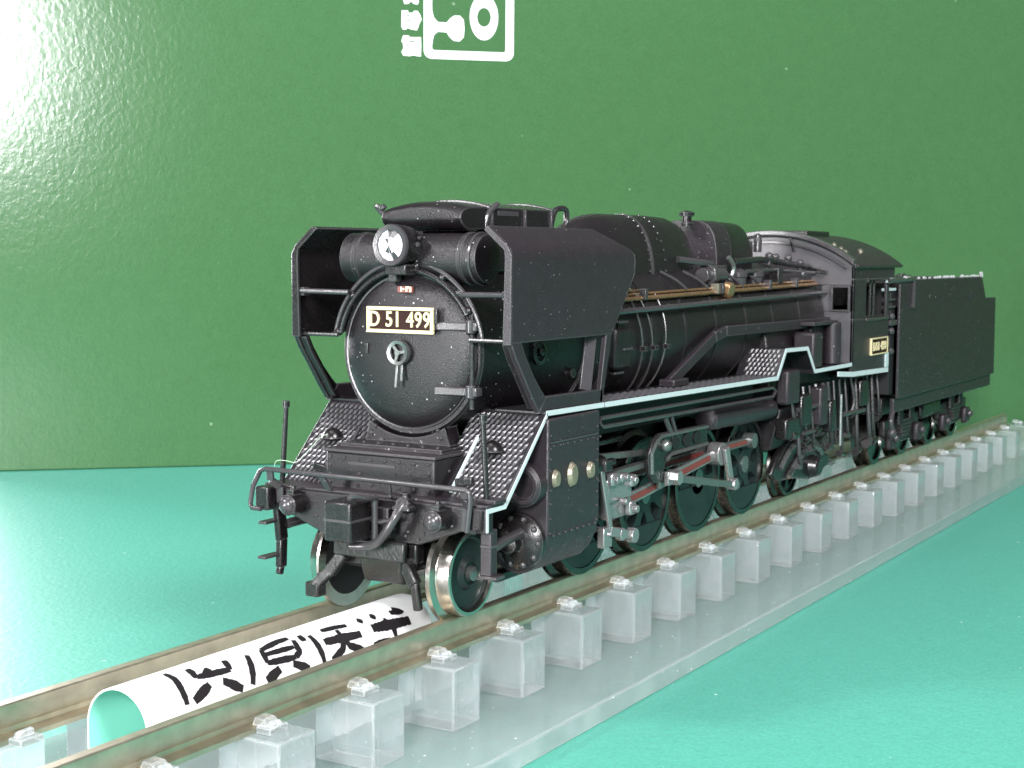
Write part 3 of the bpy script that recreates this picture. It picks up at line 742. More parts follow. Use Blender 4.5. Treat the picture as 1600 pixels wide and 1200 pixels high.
# number plate
pl = P(MB().box(-6.3, -5.98, -2.62, 2.72, 18.55, 20.22), 'number_plate', MAROON, 0.05)
fr = MB()
for y0, y1, z0, z1 in ((-2.66, 2.76, 20.02, 20.26), (-2.66, 2.76, 18.50, 18.74), (-2.66, -2.42, 18.74, 20.02), (2.52, 2.76, 18.74, 20.02)):
    fr.box(-6.1, -5.88, y0, y1, z0, z1)
P(fr, 'plate_border', GOLD, 0.03, parent=pl)
me = lettering('D 51 499', 1.46, 0.84, 'plate_number')
me.transform(Matrix.Translation((-5.93, 0.05, 19.38)) @ Matrix(((0, 0, 1, 0), (1, 0, 0, 0), (0, 1, 0, 0), (0, 0, 0, 1))))
put('plate_number', me, GOLD, pl)
P(MB().box(-6.35, -6.0, 2.6, 3.0, 19.2, 20.2), 'plate_bracket', BLKS, 0.05, parent=pl)
tb = P(MB().box(-6.62, -6.42, -0.45, 0.72, 21.22, 21.62), 'warning_sticker', REDP)
P(MB().box(-6.45, -6.40, 0.22, 0.34, 21.28, 21.62).box(-6.45, -6.40, 0.34, 0.5, 21.5, 21.62).box(-6.45, -6.40, 0.55, 0.66, 21.25, 21.6).box(-6.45, -6.40, -0.2, -0.1, 21.28, 21.6).box(-6.45, -6.40, -0.1, 0.1, 21.4, 21.48), 'sticker_print', CREAMP, parent=tb)
# curved steps / handrail over the door
def ringarc(x, r, a0, a1, n=14): return [(x, r*math.cos(R(a)), BZ+r*math.sin(R(a))) for a in [a0+(a1-a0)*i/n for i in range(n+1)]]
P(MB().tube(ringarc(-6.7, 5.55, 168, 98), 0.2, 10), 'door_handrail', BLKS)
P(MB().tube(ringarc(-6.85, 6.1, 172, 97), 0.16, 10), 'door_handrail', PIPE)
P(MB().tube(ringarc(-6.7, 5.55, 82, 28), 0.2, 10), 'door_handrail', BLKS)
P(MB().tube(ringarc(-6.85, 6.1, 83, 8, 18), 0.16, 10), 'door_handrail', PIPE)
kn = MB()
for a in (168, 140, 100, 82, 60, 44, 30): kn.ball((-6.8, 5.8*math.cos(R(a)), BZ+5.8*math.sin(R(a))), 0.3, 10)
stuff(P(kn, 'handrail_knobs', BLKS))
# headlight
HX, HY, HZ = -5.05, 0.05, 24.35
hl = P(MB().lathe([(1.02, 0.0), (1.10, 0.22), (1.30, 0.25), (1.42, 0.0), (1.38, -0.6), (1.3, -1.6), (0.9, -2.3), (0.05, -2.5)], (HX, HY, HZ), 'X', 36), 'headlight', BLKS)
P(MB().lathe([(1.03, 0.22), (1.34, 0.25), (1.40, 0.12), (1.40, -0.12), (1.03, -0.12)], (HX+0.02, HY, HZ), 'X', 36, close=True), 'lamp_rim', PIPE, parent=hl)
rf = MB()
def hp_(r, a, x): return (HX+x, HY+r*math.cos(R(a)), HZ+r*math.sin(R(a)))
for i in range(14):
    a0 = i*360/14; a1 = a0+360/14; j = random.uniform(0.0, 0.2)
    q = rf.verts([hp_(1.03, a0, 0.1), hp_(1.03, a1, 0.1), hp_(0.55, a1, 0.22+j), hp_(0.55, a0, 0.22-j*0.5)])
    f = rf.face(q); f.material_index = 1 if i in (2, 3, 11) else 0
    t = rf.verts([hp_(0.55, a0, 0.22-j*0.5), hp_(0.55, a1, 0.22+j), hp_(0.0, 0, 0.34)])
    f = rf.face(t); f.material_index = 1 if i in (4, 9) else 0
P(rf, 'lamp_lens', [LENSW, PIPE], parent=hl, smooth=4)
P(MB().cyl((HX-0.4, HY, HZ), (HX+0.05, HY, HZ), 1.03, None, 28), 'reflector', SILVER, parent=hl)
P(MB().ball((HX-0.95, HY+1.4, HZ+0.05), 0.2, 8).ball((HX-1.2, HY+1.35, HZ+0.5), 0.14, 8), 'lamp_screw', PIPE, parent=hl)
P(MB().box(-7.2, -5.4, -0.8, 0.9, 22.4, 23.1), 'lamp_bracket', BLKS, 0.1)
P(MB().box(-6.9, -6.2, -1.1, -0.4, 21.9, 22.9), 'lamp_bracket', PIPE, 0.1)
# feedwater heater drum
fh = P(MB().lathe([(0.02, -5.95), (1.2, -5.85), (1.55, -5.6), (1.7, -5.45), (1.7, -4.5), (1.78, -4.45), (1.78, -4.15), (1.68, -4.1), (1.68, 4.1), (1.78, 4.15), (1.78, 4.35), (1.7, 4.4), (1.7, 5.2), (1.6, 5.5), (1.2, 5.62), (0.02, 5.66)], (-8.3, 0, 23.5), 'Y', 44), 'feedwater_heater', BLKC)
P(MB().lathe([(1.69, 5.0), (1.78, 5.0), (1.78, 5.15), (1.69, 5.15)], (-8.3, 0, 23.5), 'Y', 40, close=True), 'drum_band', PIPE, parent=fh)
P(MB().box(-7.3, -6.6, 0.5, 1.0, 25.1, 25.3).ball((-7.5, -0.2, 25.2), 0.2, 8), 'drum_fitting', PIPE, parent=fh)

# ---- smoke deflectors
def deflector(s):
    t = 0.32
    pan = MB()
    prof = [(8.9, 18.1), (8.9, 23.9), (7.05, 25.6)]
    inn = [(8.9-t, 18.1), (8.9-t, 23.75), (6.8, 25.35)]
    xs_ = lambda z: (-5.75, -19.6-3.6*(z-18.1)/4.3 if z < 22.4 else -23.2)
    # vertical panel with its slanting rear edge, then the rolled inclined top
    rows = [(8.9, 18.1, -19.7), (8.9, 22.4, -23.3), (8.9, 23.4, -23.4), (8.87, 23.8, -23.35), (8.74, 24.15, -22.9), (8.45, 24.5, -22.1), (7.75, 25.1, -21.0), (7.05, 25.65, -20.0)]
    oo = [[(-5.8, s*y, z), (xr, s*y, z)] for y, z, xr in rows]
    ii = [[(-5.8, s*(y-0.3), z-(0.16 if z > 23.9 else 0.06 if z > 23 else 0)), (xr, s*(y-0.3), z-(0.16 if z > 23.9 else 0.06 if z > 23 else 0))] for y, z, xr in rows]
    pan.loft([[a_[k] for a_ in oo]+[a_[k] for a_ in ii[::-1]] for k in (0, 1)])
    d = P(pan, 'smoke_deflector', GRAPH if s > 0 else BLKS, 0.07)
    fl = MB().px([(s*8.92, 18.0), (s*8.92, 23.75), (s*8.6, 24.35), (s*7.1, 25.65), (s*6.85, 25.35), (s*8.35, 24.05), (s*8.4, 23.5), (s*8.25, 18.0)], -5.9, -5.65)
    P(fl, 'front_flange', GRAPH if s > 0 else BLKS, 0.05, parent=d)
    leg = MB()
    o_ = [(-5.7, 18.2), (-6.3, 17.2), (-7.4, 15.8), (-8.3, 14.6), (-9.3, 13.4)]
    i_ = [(-7.0, 18.2), (-7.6, 17.2), (-8.7, 15.8), (-9.6, 14.9), (-10.3, 14.3)]
    leg.py(o_+i_[::-1], min(s*8.5, s*8.9), max(s*8.5, s*8.9))
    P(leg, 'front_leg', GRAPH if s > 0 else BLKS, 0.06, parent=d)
    P(MB().py([(-6.0, 18.0), (-6.6, 17.0), (-8.2, 15.0), (-9.3, 13.6), (-9.6, 13.6), (-8.5, 15.0), (-6.9, 17.0), (-6.3, 18.0)], min(s*8.0, s*8.5), max(s*8.0, s*8.5)), 'leg_flange', BLK, 0.05, parent=d)
    P(MB().py([(-9.3, 13.3), (-18.4, 13.3), (-18.4, 14.3), (-10.3, 14.4)], min(s*8.45, s*8.88), max(s*8.45, s*8.88)), 'foot_bar', GRAPH, 0.06, parent=d)
    P(MB().py([(-17.9, 13.4), (-18.4, 13.4), (-19.7, 18.2), (-18.9, 18.2)], min(s*8.5, s*8.88), max(s*8.5, s*8.88)), 'rear_strut', GRAPH, 0.05, parent=d)
    P(MB().bar((-16.6, s*8.4, 14.3), (-17.8, s*8.2, 18.2), 0.9, 0.25, (0.6, s*0.8, 0)), 'rear_strut', STEEL if False else PIPE, 0.05, parent=d)
    P(MB().cyl((-6.45, s*4.55, 21.15), (-5.9, s*8.85, 21.2), 0.19, None, 10), 'tie_rod', PIPE, parent=d)
    P(MB().cyl((-6.3, s*5.4, 18.2), (-6.3, s*8.3, 18.2), 0.14, None, 8), 'tie_rod', BLKS, parent=d)
    P(MB().box(-6.6, -5.9, s*8.35-0.3, s*8.35+0.3, 20.85, 21.45), 'rod_clamp', PIPE, 0.06, parent=d)
for s in (1, -1): deflector(s)

# ---- smoke collector on the chimney
def arched(y, z0, z1, hw): return z0+(z1-z0)*(1-(y/hw)**2)
sc_ = MB()
ny = 14; hw_ = 3.25
prof = [(-9.0, 25.6), (-8.6, 25.9), (-8.45, 26.2), (-8.55, 26.5), (-8.85, 26.75), (-9.6, 26.95), (-11.6, 27.0), (-11.6, 25.5), (-9.4, 25.4)]
rings = []
for i in range(ny+1):
    y = -hw_+2*hw_*i/ny
    rings.append([(x, y, z+(0.42*(1-(y/hw_)**2) if z > 26.3 else 0)) for x, z in prof])
sc_.loft(rings)
col = P(sc_, 'smoke_collector', BLKC, 0.05)
bd = MB()
prof2 = [(-12.1, 25.4), (-12.1, 27.0), (-20.8, 27.0), (-20.8, 25.4)]
rings = []
for i in range(ny+1):
    y = -hw_+2*hw_*i/ny
    rings.append([(x, y, z+(0.45*(1-(y/hw_)**2) if z > 26.3 else 0)) for x, z in prof2])
bd.loft(rings)
P(bd, 'collector_body', BLKS, 0.05, parent=col)
for x in (-12.2, -20.9):
    P(MB().tube([(x, -hw_+2*hw_*i/12, 26.95+0.47*(1-((-hw_+2*hw_*i/12)/hw_)**2)) for i in range(13)], 0.16, 8), 'collector_rim', PIPE, parent=col)
for x in (-12.3, -16.8, -20.6): P(MB().box(x-0.12, x+0.12, 3.2, 3.42, 25.4, 26.95), 'collector_rib', PIPE, 0.03, parent=col)
P(MB().box(-16.0, -13.2, 3.2, 3.3, 26.45, 26.8), 'collector_slot', PIPE, 0.03, parent=col)
P(MB().tube([(-11.7, 3.1, 25.6), (-11.9, 3.3, 26.6), (-12.4, 3.4, 27.0), (-12.9, 3.4, 27.25)], 0.2, 8, 3), 'collector_hook', PIPE, parent=col)
P(MB().tube([(-9.5, -3.2, 26.2), (-9.3, -3.9, 26.7), (-9.2, -4.2, 27.1), (-9.2, -3.8, 26.9), (-9.2, -3.5, 27.1)], 0.2, 8, 3), 'collector_hook', PIPE, parent=col)
P(MB().tube([(-21.0, 3.0, 25.6), (-21.4, 3.1, 26.9), (-22.2, 3.1, 27.2), (-23.2, 3.1, 27.1), (-23.2, 3.1, 26.2), (-22.4, 3.1, 25.4)], 0.22, 8, 3), 'collector_hook', BLKS, parent=col)
P(MB().box(-20.5, -11.5, -2.6, 2.6, 22.4, 25.5), 'chimney_casing', BLKS, 0.3, parent=col)

# ---- boiler
bl = P(MB().lathe([(5.74, -24.8), (5.95, -25.0), (5.95, -60), (6.1, -72.5), (5.5, -72.6)], (0, 0, BZ), 'X', 72), 'boiler', BLK)
for x in (-26.5, -32.6, -38.8, -45.2, -52.0, -58.5, -65.5):
    r = 5.98 if x > -60 else 6.07
    P(MB().lathe([(r-0.1, x), (r+0.05, x), (r+0.05, x-0.35), (r-0.1, x-0.35)], (0, 0, BZ), 'X', 64, close=True), 'boiler_band', BAND, parent=bl)
fb = P(MB().px([(-6.8, 11.2), (-6.6, 14.2), (-6.1, 17.5), (6.1, 17.5), (6.6, 14.2), (6.8, 11.2)], -72.6, -56.0), 'firebox', BLK, 0.15)
def on_boiler(x, ang, r=6.15): return (x, r*math.cos(R(ang)), BZ+r*math.sin(R(ang)))
for xs0 in (-29.6, -31.4, -34.6):
    path = [on_boiler(xs0+(1.6 if xs0 < -33 else 0.0)*k/6-0.25*k, 35-14*k) for k in range(7)]
    P(MB().tube(path, 0.10, 8, 2).box(path[3][0]-0.25, path[3][0]+0.25, path[3][1]-0.1, path[3][1]+0.4, path[3][2]-0.2, path[3][2]+0.2), 'sand_pipe', BLKS)
for x, a in ((-26.8, 14), (-27.4, -6), (-26.8, -24)):
    p = on_boiler(x, a, 6.05)
    P(MB().bar((p[0]+0.8, p[1]+0.15, p[2]), (p[0]-0.8, p[1]+0.15, p[2]), 0.22, 0.5), 'boiler_step', PIPE, 0.05)
P(MB().box(-28.2, -25.6, 5.4, 6.25, 15.0, 18.2), 'inspection_cover', BLK, 0.3)
P(MB().lathe([(0.9, 0), (0.9, 0.3), (0.65, 0.34), (0.6, 0.15), (0.3, 0.15), (0.25, 0.5), (0.02, 0.55)], (-14.5, 5.7, 17.0), 'Y', 20), 'smokebox_cap', BLKS)
P(MB().cyl((-19.5, 5.4, 15.2), (-19.5, 5.9, 15.2), 0.35, None, 10), 'smokebox_cap', BLKS)
P(MB().tube([(-20.0, 5.9, 19.2), (-25.5, 6.25, 19.45), (-46, 6.25, 19.75), (-72.2, 6.25, 20.05)], 0.22, 8), 'boiler_handrail', PIPE)
hp = MB()
for x in (-28, -35, -42, -49, -56, -63, -70): hp.ball((x, 6.1, 19.5+(-x-28)*0.0125), 0.3, 8)
stuff(P(hp, 'handrail_stanchions', PIPE))
cpipe = P(MB().tube([(-24, 5.35, 20.25), (-46, 5.35, 20.55), (-72, 5.3, 20.9)], 0.2, 10).tube([(-24, 5.1, 20.6), (-72, 5.05, 21.25)], 0.11, 8), 'copper_pipe', COPPER)
for x in (-31.8, -46.2, -47.2, -58.5, -65.5):
    P(MB().box(x-0.25, x+0.25, 5.0, 5.75, 20.2+(-x-30)*0.013, 21.1+(-x-30)*0.013), 'pipe_clip', PIPE if x != -46.2 else BRASS, 0.05, parent=cpipe)
P(MB().cyl((-48.6, 5.2, 20.75), (-48.6, 5.9, 20.6), 0.75, None, 14), 'pipe_union', COPPER, 0.08, parent=cpipe)
for k in range(4):
    x = -24.6-k*1.75
    P(MB().bar((x, 4.0, 22.0), (x-1.2, 5.35, 20.45), 0.3, 0.14, (0, 1, 1)), 'step_rung', BRASS if k % 2 else PIPE)
P(MB().box(-31.6, -23.6, 4.7, 5.2, 20.9, 21.06), 'side_step', COPPER, 0.03)
for x in (-39, -43.5, -51.5, -56.2):
    P(MB().tube([(x, 3.4, 22.4), (x-0.8, 4.5, 21.7), (x-1.5, 5.2, 20.9)], 0.14, 6, 3), 'drain_pipe', PIPE)
# reversing rod cover running up the boiler side
stay = [(-34.6, 6.3, 13.3), (-43.4, 6.5, 16.8), (-45.5, 6.6, 17.2), (-72, 6.7, 17.1)]
mm = MB()
for a, b in zip(stay, stay[1:]): mm.bar(a, b, 0.95, 0.5, (0, 1, 0))
P(mm, 'reversing_rod', GRAPH, 0.1)
P(MB().box(-36.4, -33.6, 6.0, 7.4, 13.2, 13.8), 'rod_foot', GRAPH, 0.1)

# ---- domes and top fittings
def dome_ring(x, hw, top, base=21.6, p=2.6, n=20):
    out = []
    for i in range(n+1):
        a = PI*i/n
        c, s_ = math.cos(a), math.sin(a)
        out.append((x, -hw*math.copysign(abs(c)**(2/p), c), base+(top-base)*abs(s_)**(2/p)))
    return out
rings = []
for t in range(9):
    k = math.sin(t/8*PI/2)
    rings.append(dome_ring(-26.6-7.4*(1-math.cos(t/8*PI/2)), 1.2+2.05*k, 23.2+3.95*k, 21.6, 2.2))
rings += [dome_ring(-42, 3.15, 27.2, 21.6, 2.2), dome_ring(-45.5, 3.0, 27.1, 21.6, 2.2), dome_ring(-47.6, 2.6, 26.75, 21.6, 2.2), dome_ring(-48.8, 1.9, 26.0, 21.6, 2.2)]
dm = P(MB().loft(rings), 'steam_dome', BLK, 0.0)
P(MB().loft([dome_ring(-38.0, 3.29, 27.25, 21.6, 2.2), dome_ring(-38.3, 3.29, 27.25, 21.6, 2.2)]), 'dome_seam', PIPE, parent=dm)
rv = MB()
for k in range(9):
    a = 0.12+k*0.16
    for dx in (-37.5, -40.5): rv.ball((dx, 3.27*math.cos(a)**0.9, 21.6+5.6*math.sin(a)**0.9), 0.12, 6)
stuff(P(rv, 'rivets', PIPE, parent=dm))
rear = [dome_ring(-51.6, 3.15, 27.0, 21.4, 3.6), dome_ring(-55, 3.15, 27.0, 21.4, 3.6), dome_ring(-60.4, 3.0, 26.9, 21.4, 3.0), dome_ring(-61.4, 2.6, 26.2, 21.4, 2.6)]
rd = P(MB().loft(rear[1:]), 'sand_dome', BLK, 0.0)
P(MB().loft(rear[:2]), 'dome_front_cap', GRAPH, 0.08, parent=rd)
P(MB().lathe([(0.62, 0), (0.62, 0.3), (0.45, 0.35), (0.45, 0.9), (0.7, 0.95), (0.72, 1.25), (0.3, 1.4), (0.02, 1.42)], (-50.4, 0.6, 26.4), 'Z', 14), 'dome_cap', BLKS)
P(MB().box(-52.7, -48.5, 2.4, 3.7, 22.0, 22.9), 'dome_base_fitting', PIPE, 0.15)
gen = P(MB().cyl((-46.0, 4.1, 22.0), (-50.5, 4.1, 22.0), 0.7, None, 16).cyl((-47, 4.1, 22.0), (-48, 4.1, 22.0), 1.0, None, 16), 'turbo_generator', PIPE, 0.1)
P(MB().tube([(-43, 3.2, 23.4), (-45, 4.0, 23.2), (-48, 4.2, 23.0)], 0.3, 8, 4), 'generator_pipe', PIPE)
for x in (-54.0, -58.0): P(MB().lathe([(0.62, -0.7), (0.7, 0.4), (0.8, 0.5), (0.8, 0.9), (0.4, 1.2), (0.02, 1.3)], (x, 4.3, 21.3), 'Z', 14), 'boiler_valve', PIPE)
P(MB().tube([(-52.5, 3.9, 21.2), (-53.0, 4.2, 22.6), (-52.2, 4.0, 23.6)], 0.25, 8, 3), 'valve_pipe', RODG)
P(MB().tube([(-53.5, 4.0, 23.2), (-60, 3.9, 23.4), (-63, 3.8, 23.3), (-72.5, 4.4, 22.6)], 0.3, 8), 'top_pipe', BLKS)
P(MB().tube([(-55, 4.6, 22.3), (-62, 4.5, 22.4), (-72.5, 4.9, 22.0)], 0.2, 8), 'top_pipe', PIPE)
P(MB().box(-71.5, -62.5, 3.6, 5.0, 20.9, 22.1), 'turret_cover', GRAPH, 0.2)
P(MB().box(-63.0, -61.8, 4.2, 5.2, 20.6, 22.6), 'boiler_valve', BLKS, 0.1)
for x, y, z in ((-63.2, 2.4, 26.0), (-64.4, 1.0, 25.3), (-64.0, -0.8, 25.6)):
    P(MB().lathe([(0.4, -1.0), (0.4, 0.2), (0.35, 0.3), (0.35, 0.7), (0.02, 0.85)], (x, y, z-0.9), 'Z', 10), 'safety_valve', PIPE)
for x, y, z in ((-66.0, 3.2, 23.6), (-68.5, 3.6, 23.5), (-70.2, 4.2, 23.0), (-66.8, 4.6, 21.9), (-69, 4.9, 21.9), (-62.2, 4.0, 23.7)):
    P(MB().ball((x, y, z), 0.42, 10).cyl((x, y, z-0.8), (x, y, z), 0.18, None, 6), 'valve_wheel', PIPE)
P(MB().tube([(-23.5, 5.0, 20.4), (-24.0, 5.2, 21.4), (-24.2, 5.1, 22.3)], 0.25, 8, 3).ball((-24.2, 5.1, 22.4), 0.45, 10).box(-25.0, -23.4, 4.7, 5.4, 22.6, 22.95), 'check_valve', PIPE)
P(MB().box(-29.4, -28.4, 4.4, 5.3, 21.4, 23.2).ball((-28.9, 5.0, 23.0), 0.5, 8), 'check_valve', PIPE, 0.15)

# ---- running boards with white edging
RB = 13.2
EDGE = [(-10.1, 13.45), (-52.0, 12.95), (-54.0, 15.35), (-59.8, 15.25), (-61.9, 12.95), (-72.7, 12.95)]
for s in (1, -1):
    a, b = min(s*5.0, s*8.98), max(s*5.0, s*8.98)
    rb = P(MB().py([(-10.0, 13.4), (-52.0, 12.9), (-52.0, 12.5), (-10.0, 13.0)], a, b), 'running_board', TREAD, 0.05)
    def fr_(u, v, h, s=s): return (-18.7-v, s*u, 13.4-(v+8.7)*0.0119+h)
    treads(fr_, (6.0, 8.8), (0.0, 33.0), 0.5, 0.62, 0.12, 'tread_pattern', rb)
    P(MB().py([(-52.0, 12.9), (-54.0, 15.3), (-54.3, 15.2), (-52.3, 12.6)], a, b).py([(-54.0, 15.3), (-59.8, 15.2), (-59.8, 14.9), (-54.0, 15.0)], a, b).py([(-59.8, 15.2), (-61.9, 12.9), (-62.2, 12.6), (-60.1, 14.9)], a, b).py([(-61.9, 12.9), (-72.8, 12.9), (-72.8, 12.5), (-61.9, 12.5)], a, b), 'raised_running_board', TREAD, 0.05)
    sdv = Vector((-2.0, 2.4)).normalized(); snv = Vector((2.4, 2.0)).normalized()
    def fr2(u, v, h, s=s):
        p = Vector((-52.0, 12.9))+sdv*v+snv*h
        return (p.x, s*u, p.y)
    treads(fr2, (5.6, 8.85), (0.0, 3.1), 0.42, 0.5, 0.12, 'tread_pattern', rb)
    y0, y1 = min(s*8.985, s*9.06), max(s*8.985, s*9.06)
    P(MB().strip(EDGE[0:1]+[(-18.35, 13.35)], 0.34, y0, y1), 'white_edging', WHITE)
    P(MB().strip([(-18.6, 13.35)]+EDGE[1:], 0.36, y0, y1), 'white_edging', WHITE)
    P(MB().py([(-2.62, 7.9), (-4.78, 7.9), (-10.2, 13.32), (-10.2, 13.0), (-4.92, 7.62), (-2.85, 7.6), (-2.85, 6.4), (-2.62, 6.4)], y0, y1), 'white_edging', WHITE)
# pipe loop under the near board, reservoir and boxes
for s in (1, -1):
    lp = MB().tube([(-19.0, s*8.4, 12.1), (-52.4, s*8.4, 11.85), (-53.2, s*8.4, 11.5), (-52.6, s*8.4, 11.0), (-19.3, s*8.4, 11.45), (-18.8, s*8.4, 11.8), (-19.0, s*8.4, 12.1)], 0.17, 8)
    P(lp, 'cooling_pipe', PIPE)
    P(MB().cyl((-41.5, s*6.8, 9.9), (-55.5, s*6.8, 9.6), 1.0, None, 24).ball((-41.5, s*6.8, 9.9), 1.0, 14, (0.4, 1, 1)).ball((-55.5, s*6.8, 9.6), 1.0, 14, (0.4, 1, 1)), 'air_reservoir', GRAPH)
    P(MB().bar((-30.0, s*8.3, 11.2), (-32.0, s*8.3, 8.9), 0.5, 0.2).bar((-31.2, s*8.3, 11.2), (-32.6, s*8.3, 8.9), 0.3, 0.2), 'pipe_hanger', PIPE, 0.04)
    P(MB().box(-18.5, -53, s*4.9-1.4, s*4.9+1.4, 10.4, 12.5), 'board_valance', DARK)

# ---- cylinders
for s in (1, -1):
    a, b = min(s*4.5, s*9.3), max(s*4.5, s*9.3)
    side = MB()
    prof = [(4.2, 12.9), (9.3, 12.9), (9.3, 5.4), (9.1, 4.3), (8.6, 3.3), (7.9, 2.55), (7.0, 2.2), (6.0, 2.4), (4.5, 3.2)]
    side.px([(s*y, z) for y, z in prof], -17.2, -9.9)
    cy = P(side, 'cylinder_block', GRAPH, 0.12, smooth=30)
    P(MB().box(-16.9, -10.2, s*9.31-0.02, s*9.31+0.06, 11.25, 11.36), 'block_seam', PIPE, parent=cy)
    rv = MB()
    for z in (5.2, 6.2, 7.2, 8.1, 9.4, 10.2, 10.9, 11.8):
        rv.ball((-10.2, s*9.31, z), 0.11, 6); rv.ball((-16.8, s*9.31, z), 0.11, 6)
    for i in range(8): rv.ball((-10.6-i*0.85, s*9.31, 5.0), 0.12, 6); rv.ball((-10.6-i*0.95, s*9.31, 11.05), 0.10, 6)
    for i in range(4): rv.ball((-10.8-i*1.8, s*9.0, 4.0), 0.10, 6)
    stuff(P(rv, 'rivets', PIPE, parent=cy))
    for x, h in ((-10.8, 0.72), (-13.1, 1.0), (-15.7, 0.72)):
        P(MB().loft([[(x+0.62*h*math.cos(2*PI*i/10), s*9.28, 8.85+0.92*h*math.sin(2*PI*i/10)) for i in range(10)], [(x+0.45*h*math.cos(2*PI*i/10), s*9.62, 8.85+0.7*h*math.sin(2*PI*i/10)) for i in range(10)]]), 'relief_valve', CAPM, 0.05, parent=cy)
    P(MB().lathe([(0.8, 0.0), (1.35, 0.0), (1.45, 0.35), (1.45, 1.1), (1.2, 1.3), (1.0, 1.3), (0.9, 0.9), (0.02, 0.9)][::-1], (-9.95, s*7.9, 8.5), 'X', 28), 'valve_chest_cover', GRAPH, parent=cy)
    P(MB().lathe([(1.9, 0.0), (1.9, 0.5), (1.5, 0.8), (0.6, 1.0), (0.6, 1.9), (0.02, 2.0)], (-9.95, s*7.3, 4.6), 'X', 28), 'cylinder_cover_front', BLKS, parent=cy)
    bt = MB()
    for i in range(10): bt.ball((-9.3, s*7.3+1.6*math.cos(i*0.628), 4.6+1.6*math.sin(i*0.628)), 0.24, 8)
    stuff(P(bt, 'cover_bolts', PIPE, parent=cy))
    P(MB().tube([(-4.3, s*8.35, 5.05), (-5.4, s*8.2, 5.15), (-9.6, s*7.6, 5.3)], 0.35, 10, 3), 'drain_cock_pipe', PIPE)
    P(MB().bar((-16, s*5.5, 2.0), (-9.0, s*5.5, 2.0), 0.6, 1.0), 'cylinder_drain', BLKS, 0.1)

